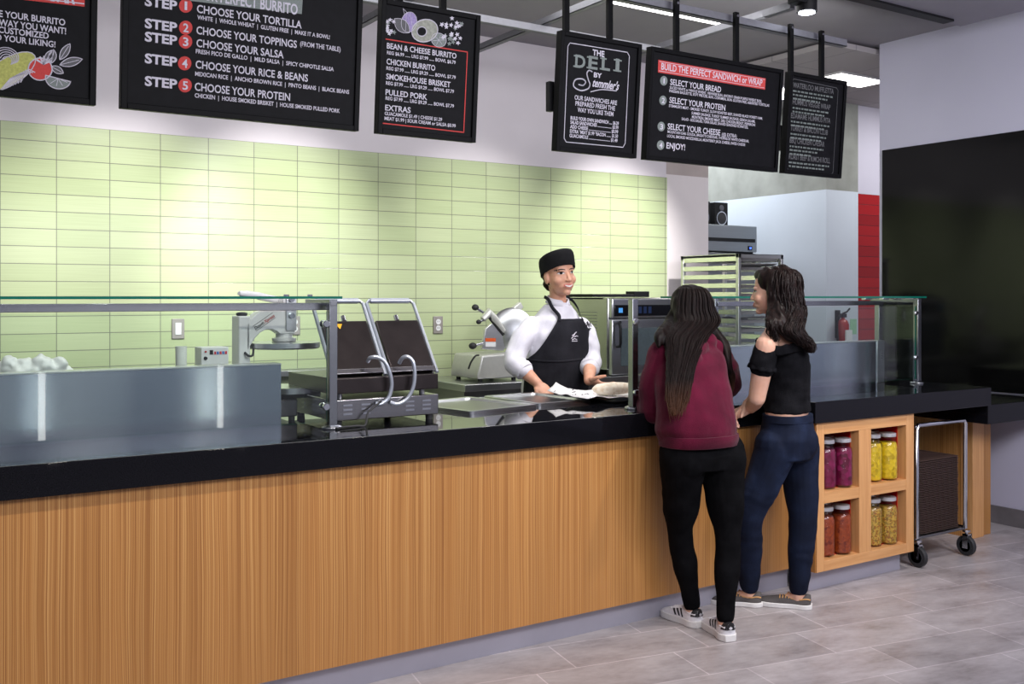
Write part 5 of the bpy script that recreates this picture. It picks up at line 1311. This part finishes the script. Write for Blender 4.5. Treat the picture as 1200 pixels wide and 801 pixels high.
# apron from the same torso rings, a little proud
def ring_at(z):
    for A, B in zip(lv[:-1], lv[1:]):
        if A[0].z <= z <= B[0].z:
            f = (z - A[0].z) / (B[0].z - A[0].z); return A[0].lerp(B[0], f), A[1] + (B[1] - A[1]) * f, A[2] + (B[2] - A[2]) * f
    return (V(lv[0][0].x, lv[0][0].y, z), lv[0][1] + (lv[0][0].z - z) * .05, lv[0][2] + (lv[0][0].z - z) * .05) if z < lv[0][0].z else (lv[-1][0], lv[-1][1], lv[-1][2])
def on_torso(z, a, off):          # a: 0 = straight ahead, positive to her left
    c, hw, hd = ring_at(z); t = PI / 2 + a; ct, st = math.cos(t), math.sin(t)
    hw += off; hd += off
    return V(c.x, c.y, z) + R * hw * math.copysign(abs(ct) ** (2 / 2.3), ct) + F * hd * math.copysign(abs(st) ** (2 / 2.3), st)
APR = m_fabric('black_apron_cloth', (.009, .009, .012, 1), (.022, .022, .028, 1), 260, .85, .2, 8)
zt = C(659, 373).z; zm = C(650, 418).z; z0 = .45
mb = MB(); g = []
for i in range(40):
    z = z0 + (zt - z0) * i / 39
    wmax = 1.62 if z < zm else 1.62 + (.50 - 1.62) * ((z - zm) / (zt - zm)) ** .62
    g.append([mb.bm.verts.new(on_torso(z, -wmax + 2 * wmax * j / 30, .016 + .004 * noise.noise(V(j * .25, z * 9, 0)) + (.010 * math.sin(j * .9) * max(0, (zm - z)) if z < zm else 0))) for j in range(31)])
for i in range(39):
    for j in range(30): mb.bm.faces.new((g[i][j], g[i][j + 1], g[i + 1][j + 1], g[i + 1][j]))
ap = mb.build('apron', APR, cook, smooth=180); sd = ap.modifiers.new('s', 'SOLIDIFY'); sd.thickness = .004; sd.offset = 1
for sgn in (-1, 1):
    pts = [on_torso(zt - .01, sgn * .47, .020), on_torso(zt + .02, sgn * .50, .018), C(654, 361, 1.13) + R * (-sgn) * .095 + F * .055 + V(0, 0, .004), C(654, 354, 1.13) + R * (-sgn) * .085 + F * .012 + V(0, 0, .016), C(654, 352, 1.13) + R * (-sgn) * .06 - F * .045 + V(0, 0, .02)]
    P = spline(pts, 5); mb = MB()
    cc = C(654, 362, 1.13)
    prev = None
    for i, p in enumerate(P):
        t = (P[min(i + 1, len(P) - 1)] - P[max(i - 1, 0)]).normalized(); out = (p - V(cc.x, cc.y, p.z - .02)).normalized(); sdv = t.cross(out).normalized() * .0095
        cur = (mb.bm.verts.new(p - sdv + out * .004), mb.bm.verts.new(p + sdv + out * .004))
        if prev: mb.bm.faces.new((prev[0], prev[1], cur[1], cur[0]))
        prev = cur
    st = mb.build('strap', APR, ap, smooth=180); sd = st.modifiers.new('s', 'SOLIDIFY'); sd.thickness = .003; sd.offset = 0
mb = MB(); mb.tube([on_torso(zm - .01 + .004 * math.sin(a * 3), a, .022) for a in [-1.6 + 3.2 * k / 24 for k in range(25)]], .006, 6); mb.build('waist_tie', APR, ap)
# chest emblems
def scribble(name, pts, mat, par, fn, w=.0026):
    mb = MB()
    for L in pts: mb.tube([fn(*p) for p in L], w, 6)
    return mb.build(name, mat, par)
def onto(o, px, py, off):
    me = o.data; q = root_loc(o); T = BVHTree.FromPolygons([v.co + q for v in me.vertices], [tuple(p.vertices) for p in me.polygons])
    c = aty(px, py, .95); vd = ray(px, py).normalized(); sx = vd.cross(V(0, 0, 1)).normalized()
    def f(u, v):
        h = T.ray_cast(c + sx * u + V(0, 0, v) - vd * .6, vd); return h[0] - vd * off if h[0] is not None else c
    return f
fn = onto(ap, 673, 394, .006)
scribble('apron_emblem', [[(-.012, -.02), (.0, -.012), (.014, -.018)], [(-.016, -.012), (-.004, .002), (.004, .018), (.012, .024)], [(.0, -.004), (.012, .004), (.02, .0)], [(-.012, .004), (.0, .012)], [(-.014, -.026), (.016, -.026)]], CHALK, ap, fn)
fn = onto(jk, 690, 381, .002)
scribble('jacket_embroidery', [[(-.014, -.012), (-.006, .012), (.0, -.01), (.006, .014), (.012, -.006)], [(-.012, -.022), (.012, -.018)], [(-.008, .02), (.008, .024)], [(-.004, -.03), (.006, -.026)]], plain('dark_thread', rgb(30, 30, 40), .8), jk, fn, .0042)
mb = MB()
for sx in (-1, 1):
    a = C(646, 500) + R * sx * .09; limb(mb, [a, V(a.x, YB + .02, .48), V(a.x, YB + .03, .04)], [.115, .09, .075])
tor(mb, [(C(646, 530), .19, .13), (C(646, 500), .185, .13)], R, F)
fuse('trousers', mb, CAPM, cook, .008, 4)
for sx in (-1, 1):
    a = C(646, 500) + R * sx * .09; shoe('plimsoll', (a.x - .0, YB + .09), (F.x, F.y), .25, cook)

# ------------------------------------------------------------------ woman in the burgundy hoodie, seen from behind
F = V(.06, 1, 0).normalized(); R = F.cross(V(0, 0, 1))
w1 = thing('person', (3.17, -.22, 0), 'woman with long straight hair in burgundy hoodie and black leggings, leaning on the counter', 'person')
pel = aty(822, 530, -.24); ches = aty(808, 430, -.10); neck = aty(806, 396, .0)
hc = aty(806, 364, .05); H = Head(hc, V(.22, .95, -.12), V(0, .12, 1), 1.0)
shL, shR = aty(776, 413, -.04), aty(838, 413, -.02)
elL, elR = aty(765, 481, -.02), aty(853, 452, .06)
wrL, wrR = V(elL.x + .13, .20, 1.02), V(elR.x - .17, .22, 1.02)
hipL, hipR = aty(800, 540, -.22), aty(846, 540, -.26)
knL, knR = aty(797, 625, -.14), aty(853, 631, -.30)
SH1L = ((3.178, -.178), (0, 1)); p = atz(856, 752, 0); SH1R = ((p.x, p.y), (.34, .94))
def ankle_of(sh, z=.085, k=.05):
    d = V(sh[1][0], sh[1][1], 0).normalized(); return V(sh[0][0], sh[0][1], z) + d * k, d
(anL, dL_), (anR, dR_) = ankle_of(SH1L), ankle_of(SH1R)
mb = MB(); H.add(mb)
limb(mb, [H.p(0, -.03, -.05), H.p(0, -.03, -.10), neck], [.05, .048, .06])
tor(mb, [(pel, .13, .1), (aty(818, 480, -.2), .12, .09), (ches, .14, .09), (aty(806, 408, -.03), .13, .07), (neck, .06, .05)], R, F)
for sh, el, wr in ((shL, elL, wrL), (shR, elR, wrR)): limb(mb, [sh, el, wr], [.045, .04, .028])
for hp, kn, an in ((hipL, knL, anL), (hipR, knR, anR)):
    limb(mb, [hp, hp * .5 + kn * .5, kn], [.08, .07, .05]); limb(mb, [kn, kn * .65 + an * .35, an, an - V(0, 0, .04)], [.05, .05, .033, .030])
hand(mb, wrL, V(.6, .7, -.05), V(.1, 0, -1), -1, (.2, .3, .3), .16); hand(mb, wrR, V(-.6, .7, -.05), V(.1, 0, -1), 1, (.2, .3, .3), .16)
fuse('body', mb, SKIN_C, w1, .0045, 5)
# leggings
LEG = m_fabric('black_stretch', (.0025, .0025, .003, 1), (.006, .006, .007, 1), 300, .85, .12, 14); LEG.node_tree.nodes['Principled BSDF'].inputs['Specular IOR Level'].default_value = .05
mb = MB()
for hp, kn, an in ((hipL, knL, anL), (hipR, knR, anR)):
    limb(mb, [hp + V(0, 0, .04), hp, hp * .5 + kn * .5, kn, kn * .62 + an * .38, an * .8 + kn * .2, an + V(0, 0, .012)], [.106, .104, .086, .056, .057, .041, .039], 20)
tor(mb, [(hipL * .5 + hipR * .5 - V(0, 0, .03), .16, .105), (pel + V(.0, 0, .0), .182, .118), (pel + V(-.01, .02, .05), .172, .112)], R, F)
for hp in (hipL, hipR): mb.ell(hp + V(.0, -.030, .01), (.092, .085, .10))
lg = fuse('leggings', mb, LEG, w1, .006, 6, .003, 16, lambda p, n: .0025 * math.sin(75 * p[2] + 6 * noise.noise(Vector(p) * 9)) * max(0, noise.noise(Vector(p) * 6)))
# hoodie
HOOD = m_fabric('burgundy_fleece', rgb(66, 9, 30), rgb(88, 16, 42), 240, .95, .3, 9, .1)
mb = MB()
hem = aty(819, 519, -.235)
tor(mb, [(hem, .182, .128), (hem + V(-.002, .005, .03), .188, .132), (hem + V(-.006, .01, .06), .196, .136), (aty(815, 480, -.20), .190, .132), (aty(811, 450, -.145), .185, .126), (aty(808, 428, -.09), .188, .122), (aty(807, 412, -.045), .172, .108), (aty(806, 402, -.015), .11, .085), (neck + V(0, 0, .01), .07, .065)], R, F)
for sh, el, wr, s in ((shL, elL, wrL, -1), (shR, elR, wrR, 1)):
    limb(mb, [sh + R * s * -.012, sh * .5 + el * .5 + R * s * .016, el, el * .5 + wr * .5, wr], [.073, .069, .062, .052, .042])
# hood lying on the back
mb.ell(aty(806, 408, -.12), (.125, .052, .06)); mb.ell(aty(790, 400, -.07), (.06, .05, .05)); mb.ell(aty(826, 402, -.06), (.06, .05, .055)); mb.ell(aty(808, 424, -.165), (.075, .035, .05))
wrk = lambda p, n: ((.006 + .006 * max(0, 1 - abs(p[2] - .95) / .08)) * math.sin(48 * (p[2] - .35 * p[0]) + 5 * noise.noise(Vector(p) * 6)) * max(0, noise.noise(Vector(p) * 4 + V(1, 5, 0)) + .1) if p[2] > .88 else 0)
hd = fuse('hoodie', mb, HOOD, w1, .006, 5, .007, 12, wrk)
mb = MB(); rr = []
for z, k in ((-.008, .96), (-.004, 1.0), (.035, 1.0), (.042, .985)):
    rr.append([hem + V(0, 0, z) + R * (.190 * k * math.copysign(abs(math.cos(a)) ** .87, math.cos(a))) + F * (.136 * k * math.copysign(abs(math.sin(a)) ** .87, math.sin(a))) for a in [2 * PI * i / 40 for i in range(40)]])
mb.rings(rr); mb.build('hem_band', HOOD, hd, smooth=60)
# long straight hair
HAIR1 = m_hair('long_brown_hair', rgb(11, 7, 7), rgb(28, 17, 16), .98, 1.14, rgb(74, 46, 30))
B = basis(H.R, H.F, H.U)
mb = MB(); mb.ell(H.p(0, -.022, .036), (.086, .104, .090), B); mb.ell(H.p(0, -.05, -.02), (.092, .075, .085), B)
lvh = [(H.p(0, -.036, .102), .062, .066), (H.p(0, -.042, .06), .090, .088), (H.p(0, -.055, .0), .108, .078), (H.p(-.004, -.078, -.06), .124, .074), (aty(804, 393, -.085), .122, .066), (aty(800, 410, -.135), .098, .050), (aty(797, 428, -.195), .078, .036), (aty(794, 448, -.245), .068, .026), (aty(792, 466, -.285), .055, .020), (aty(791, 480, -.315), .034, .012), (aty(791, 487, -.325), .012, .006)]
tor(mb, lvh, V(1, 0, 0), V(0, 1, 0), 2.0)
def front_lock(pts, r): limb(mb, pts, r, 12)
front_lock([H.p(.06, -.02, .03), H.p(.088, .0, -.06), aty(848, 405, -.06), aty(853, 425, -.10), aty(858, 445, -.08), aty(857, 462, -.06)], [.03, .04, .028, .020, .016, .006])
front_lock([H.p(-.06, -.02, .03), H.p(-.09, .0, -.06), aty(775, 392, -.05), aty(772, 405, -.085)], [.03, .04, .03, .012])
hair = fuse('hair', mb, HAIR1, w1, .006, 4, .004, 20, lambda p, n: .0016 * math.sin(190 * p[0] + 3 * noise.noise(Vector((p[0] * 9, p[1] * 9, p[2] * 2)))))
rnd = random.Random(2); paths = []
for k in range(150):
    a = PI + PI * rnd.random(); q = rnd.uniform(.9, 1.05); e = rnd.uniform(.72, 1.0); P = []; jit = rnd.uniform(-.012, .012)
    for i, (c, hw, hdp) in enumerate(lvh[:2 + int(e * 9) if e < .99 else 11]):
        kk = q if i < 7 else q * (1 + .05 * (i - 6)); P.append(c + V(1, 0, 0) * (hw * kk * math.cos(a) + jit * i / 9) + V(0, 1, 0) * (hdp * kk * math.sin(a) - .004))
    P.insert(0, H.p(-.03 * math.cos(a) * -1, -.03, .118 - .02 * rnd.random()))
    if len(P) > 4: P[-1] = P[-1] + V(rnd.uniform(-.01, .01), 0, rnd.uniform(-.03, .01)); paths.append(spline(P, 6))
strands('hair_strands', paths, .0034, HAIR1, hair)
shL_ = shoe('sneaker', SH1L[0], SH1L[1], .240, w1)
shR_ = shoe('sneaker', SH1R[0], SH1R[1], .240, w1)

# ------------------------------------------------------------------ woman in the black off-shoulder top
F = V(-.50, .866, 0).normalized(); R = F.cross(V(0, 0, 1)); Lf = -R
w2 = thing('person', (3.72, -.17, 0), 'dark-haired woman in black off-shoulder top and blue jeans at the counter', 'person')
Y2 = -.19
P2 = lambda px, py, y=Y2: aty(px, py, y)
hc = P2(905, 342, -.17); H = Head(hc, V(-.47, .88, .0), V(0, 0, 1), .98)
neck = P2(912, 383, -.19)
waist = P2(922, 478, -.20); pel = P2(922, 512, -.20)
shL = P2(898, 404, -.265); shR = shL + R * .33
elL = P2(887, 466, -.215); wrL = P2(880, 478, -.115)
elR = shR + R * .05 + F * .08 + V(0, .0, -.24); wrR = P2(876, 474, -.075)
hipF, hipB = P2(908, 530, -.21), P2(936, 530, -.19)
knF, knB = P2(878, 604, -.14), P2(941, 608, -.22)
p = atz(893, 710, 0); SH2F = ((p.x, p.y), (-.66, .75)); p = atz(951, 713, 0); SH2B = ((p.x, p.y), (-.60, .80))
(anF, _d), (anB, _d) = ankle_of(SH2F, .085, .06), ankle_of(SH2B, .085, .06)
mb = MB(); H.add(mb)
limb(mb, [H.p(0, -.025, -.05), H.p(0, -.03, -.10), neck, neck + V(0, 0, -.04)], [.050, .047, .052, .07])
tor(mb, [(pel, .13, .09), (waist + V(0, 0, -.02), .132, .098), (waist, .130, .095), (P2(922, 462), .115, .085), (P2(922, 450), .112, .08), (P2(920, 418), .135, .085), (P2(917, 402), .158, .088), (P2(914, 392), .132, .074), (P2(913, 387), .098, .064), (P2(912, 384), .075, .058)], R, F)
for sh, el, wr, s in ((shL, elL, wrL, -1), (shR, elR, wrR, 1)):
    limb(mb, [neck + V(0, 0, -.015), neck * .5 + sh * .5 + V(0, 0, -.002), sh], [.046, .046, .048])
    limb(mb, [sh, sh * .5 + el * .5, el], [.049, .046, .040]); limb(mb, [el, el * .6 + wr * .4, wr], [.040, .038, .026])
for hp, kn, an in ((hipF, knF, anF), (hipB, knB, anB)):
    limb(mb, [hp, hp * .5 + kn * .5, kn], [.08, .07, .05]); limb(mb, [kn, kn * .65 + an * .35, an, an - V(0, 0, .05)], [.05, .048, .033, .030]); limb(mb, [an - V(0, 0, .035), an + V(F.x * .05, F.y * .05, -.045)], [.030, .022])
hand(mb, wrL, V(-.45, .55, -.30), V(.3, .25, -.6), -1, (.35, .5, .4), .160, .03, .5)
hand(mb, wrR, V(-.62, .1, -.45), V(.35, -.5, -.3), 1, (.35, .5, .4), .160, .03, .5)
body = fuse('body', mb, SKIN_B, w2, .0042, 5)
H.face(body, w2, True, brows=False)
# off-shoulder top
TOP = m_fabric('black_rib_knit', (.004, .004, .005, 1), (.010, .010, .012, 1), 220, .85, .25, 16, 0, (1, 1, 1)); TOP.node_tree.nodes['Principled BSDF'].inputs['Specular IOR Level'].default_value = .06
mb = MB()
lt = [(P2(923, 482, -.20), .142, .107), (P2(922, 468), .140, .106), (P2(922, 448), .141, .107), (P2(921, 428), .152, .112), (P2(919, 413), .163, .106), (P2(917, 405), .166, .098)]
tor(mb, lt, R, F)
for sh, el, s in ((shL, elL, -1), (shR, elR, 1)): limb(mb, [sh * .90 + el * .10 - R * s * .01, sh * .72 + el * .28, sh * .6 + el * .4], [.056, .062, .061], 18)
tp_ = fuse('top', mb, TOP, w2, .0055, 5, .003, 22, lambda p, n: .003 * math.sin(95 * p[2] + 5 * noise.noise(Vector(p) * 8)) * max(0, .15 + noise.noise(Vector(p) * 6)))
# ruffled edge round the shoulders and the sleeve ends
mb = MB(); rr = []
c0 = P2(917, 399)
for k, (z, o) in enumerate(((.010, .012), (.0, .010), (-.03, .013), (-.035, .010))):
    ring = []
    for i in range(96):
        a = 2 * PI * i / 96; f = .005 * math.sin(i * 2 * PI / 6) * (1 if z >= 0 else .4)
        sag = .022 * abs(math.cos(a)) ** 2
        ring.append(c0 + R * ((.205 + o + f) * math.cos(a)) + F * ((.105 + o + f) * math.sin(a)) + V(0, 0, z - sag * 1.2 + f * .5))
    rr.append(ring)
mb.rings(rr, cap=False); rf = mb.build('ruffle', TOP, tp_, smooth=180); sd = rf.modifiers.new('s', 'SOLIDIFY'); sd.thickness = .004
for sh, el in ((shL, elL), (shR, elR)):
    c = sh * .6 + el * .4; dd = (el - sh).normalized(); a_ = dd.orthogonal().normalized(); b_ = dd.cross(a_); mb = MB()
    mb.rings([[c + dd * h + (a_ * math.cos(t) + b_ * math.sin(t)) * (r + .004 * math.sin(t * 9)) for t in [2 * PI * i / 54 for i in range(54)]] for h, r in ((-.006, .062), (.006, .065), (.014, .066), (.010, .055))], cap=False); mb.build('sleeve_ruffle', TOP, tp_, smooth=180)
# jeans
def m_denim(nm):
    t = NT(nm); t.pr(rgb(22, 30, 56), .8); t.p.inputs['Specular IOR Level'].default_value = .15; v = t.coord(); n1 = t.noise(v, 420, 2); n2 = t.noise(v, 7, 3)
    ad = t.n('ShaderNodeMath', operation='MULTIPLY_ADD'); t.l(n1, ad.inputs[0]); ad.inputs[1].default_value = .5; t.l(n2, ad.inputs[2])
    t.l(t.ramp(ad.outputs[0], [(.45, rgb(10, 14, 27)), (.8, rgb(20, 28, 48)), (1.0, rgb(36, 47, 72))]), t.p.inputs['Base Color']); t.bump(ad.outputs[0], .25, .01); return t.m
DEN = M('dark_denim', m_denim)
mb = MB()
for hp, kn, an in ((hipF, knF, anF), (hipB, knB, anB)):
    limb(mb, [hp + V(0, 0, .03), hp, hp * .5 + kn * .5, kn, kn * .62 + an * .38, an * .75 + kn * .25, an + V(0, 0, .012)], [.098, .098, .085, .068, .064, .053, .045], 20)
tor(mb, [(hipF * .5 + hipB * .5 - V(0, 0, .02), .155, .120), (pel, .162, .130), (P2(923, 497, -.2), .150, .118), (P2(923, 486, -.2), .143, .108)], R, F)
mb.ell(pel + F * -.05 + V(0, 0, -.02), (.10, .10, .10))
jn = fuse('jeans', mb, DEN, w2, .006, 5, .003, 14, lambda p, n: .004 * math.sin(80 * (p[2] + .3 * p[0]) + 5 * noise.noise(Vector(p) * 9)) * max(0, noise.noise(Vector(p) * 5 + V(0, 2, 0))))
wb = P2(923, 488, -.2); mb = MB()
mb.rings([[wb + V(0, 0, z) + R * (.150 * k * math.cos(a)) + F * (.115 * k * math.sin(a)) for a in [2 * PI * i / 40 for i in range(40)]] for z, k in ((-.02, 1.01), (-.018, 1.03), (.014, 1.01), (.016, .97))]); mb.build('waistband', DEN, jn, smooth=50)
# wavy hair
HAIR2 = m_hair('wavy_black_hair', rgb(14, 10, 10), rgb(40, 29, 27), stretch=(60, 60, 12), rough=.38)
B = basis(H.R, H.F, H.U)
mb = MB(); mb.ell(H.p(0, -.042, .044), (.087, .094, .086), B); mb.ell(H.p(0, -.066, -.01), (.092, .070, .09), B); mb.ell(H.p(0, .012, .082), (.064, .072, .040), B); mb.ell(H.p(-.045, .0, .06), (.036, .062, .05), B)
lv2 = [(H.p(0, -.046, .104), .060, .062), (H.p(0, -.055, .05), .092, .084), (H.p(0, -.065, -.03), .100, .075), (H.p(0, -.085, -.09), .105, .072), (P2(925, 385, -.29), .115, .060), (P2(938, 398, -.32), .095, .045), (P2(947, 406, -.335), .060, .03), (P2(949, 413, -.34), .025, .015)]
tor(mb, lv2, R, F, 2.0)
limb(mb, [H.p(-.066, -.010, .055), H.p(-.084, -.022, -.01), H.p(-.086, -.030, -.07), P2(904, 378, -.29), P2(905, 388, -.30), P2(906, 394, -.30)], [.022, .026, .030, .028, .018, .006], 12)
limb(mb, [H.p(.066, .012, .055), H.p(.084, .008, -.01), H.p(.088, -.004, -.07), H.p(.09, .0, -.16)], [.022, .026, .03, .012], 12)
limb(mb, [H.p(-.075, -.05, -.05), P2(915, 382, -.315), P2(935, 398, -.335), P2(952, 405, -.335), P2(952, 412, -.335)], [.03, .03, .026, .018, .006], 12)
hair = fuse('hair', mb, HAIR2, w2, .006, 3, .005, 26, lambda p, n: .003 * math.sin(110 * p[0] - 90 * p[1] + 40 * p[2] + 5 * noise.noise(Vector(p) * 8)))
rnd = random.Random(4); paths = []
for k in range(170):
    a = rnd.uniform(0, 2 * PI); q = rnd.uniform(.95, 1.08); ph = rnd.uniform(0, 6.28); e = rnd.choice((6, 7, 8, 8)); P = []
    if math.sin(a) > .55: continue
    for i, (c, hw, hdp) in enumerate(lv2[:e]):
        P.append(c + R * hw * q * math.cos(a) + F * hdp * q * math.sin(a))
    P.insert(0, H.p(.03 * math.cos(a), -.035, .120 - .02 * rnd.random())); P = spline(P, 6); n = len(P)
    P = [p + (R * math.sin(ph + j * .75) + F * math.cos(ph + j * .75)) * (.002 + .007 * j / n) for j, p in enumerate(P)]
    paths.append(P)
for k in range(40):
    ph = rnd.uniform(0, 6.28); o = V(rnd.uniform(-.02, .02), rnd.uniform(-.02, .02), 0)
    P = spline([H.p(-.07, .0, .06), H.p(-.09, -.020, -.01) + o * .5, H.p(-.092, -.030, -.07) + o, P2(904, 378, -.30) + o, P2(906, 390, -.305) + o, P2(909, 400, -.31) + o * .5], 6)
    paths.append([p + (R * math.sin(ph + j * .7) + F * math.cos(ph + j * .7)) * (.002 + .006 * j / len(P)) for j, p in enumerate(P)])
strands('hair_strands', paths, .0036, HAIR2, hair)
shoe('plimsoll', SH2F[0], SH2F[1], .25, w2)
shoe('plimsoll', SH2B[0], SH2B[1], .25, w2)
# ================================================================== LIGHT
def spot(loc, target, watts, size=60, blend=.8, col=(1, .95, .9), r=.05):
    d = bpy.data.lights.new('spot', 'SPOT'); d.energy = watts; d.spot_size = math.radians(size); d.spot_blend = blend; d.color = col; d.shadow_soft_size = r
    o = bpy.data.objects.new('spot_light', d); COL.objects.link(o); o.location = loc
    o.rotation_euler = (Vector(target) - Vector(loc)).to_track_quat('-Z', 'Y').to_euler(); return o
def area(loc, target, watts, sx, sy, col=(1, 1, 1)):
    d = bpy.data.lights.new('area', 'AREA'); d.shape = 'RECTANGLE'; d.size = sx; d.size_y = sy; d.energy = watts; d.color = col
    o = bpy.data.objects.new('area_light', d); COL.objects.link(o); o.location = loc
    o.rotation_euler = (Vector(target) - Vector(loc)).to_track_quat('-Z', 'Y').to_euler(); return o
for x, w in ((.2, 140), (1.2, 270), (2.15, 330), (3.6, 190), (4.85, 430)):
    spot((x, .7, 3.08), (x + .05, 2.6, 1.76), w, 46, 1, (1, .985, .96))
for x in (-1.05, -.15, .76, 1.66, 2.56, 3.46, 4.4):
    spot((x, -1.35, 3.2), (x - .1, .1, .75), 110 if x > 3.2 else 70, 66, .9, (1, .93, .86), .06)
spot((3.3, .75, 3.2), (3.4, 1.1, 1.2), 60, 60, .9, (1, .97, .93), .06)
area((2.5, .9, 3.2), (2.5, .9, 0), 35, 5, .8)
area((6.6, 4.2, 3.25), (6.6, 4.2, 0), 70, 1.2, 2, (.9, .95, 1))
area((2.6, .55, 3.0), (2.6, 2.6, 2.6), 20, 5.5, .3)  # added wash that brightens the white wall above the tiles
area((8.3, 1.6, 3.25), (8.2, 2.0, 0), 30, 1, .6)
area((4.2, -3.2, 3.2), (6.3, -.2, 2.6), 45, 1, 1, (.88, .88, 1))
area((2.0, -4.6, 3.4), (3.0, 0, .6), 60, 5, 1.2, (.92, .93, 1))
area((3.0, -2.9, 2.5), (3.2, 0.5, 3.4), 90, 4, 1, (.95, .94, 1))  # unseen uplight, added to brighten the ceiling
for x in (1.17, 2.56):     # two unseen upright strips, added to streak the left steel guard
    o = area((x, -4.5, .60), (x - .45, .42, .60), .7, .05, .62, (1, .98, .96))
w = bpy.data.worlds.new('world'); SC.world = w; w.use_nodes = True
bgn = w.node_tree.nodes['Background']; bgn.inputs[0].default_value = (.72, .74, .9, 1); bgn.inputs[1].default_value = .40
SC.view_settings.view_transform = 'Standard'; SC.view_settings.look = 'None'; SC.view_settings.exposure = 0
SC.cycles.use_denoising = True; SC.cycles.max_bounces = 8; SC.cycles.transparent_max_bounces = 16
SC.cycles.sample_clamp_indirect = 6
SC.cycles.caustics_reflective = False; SC.cycles.caustics_refractive = False
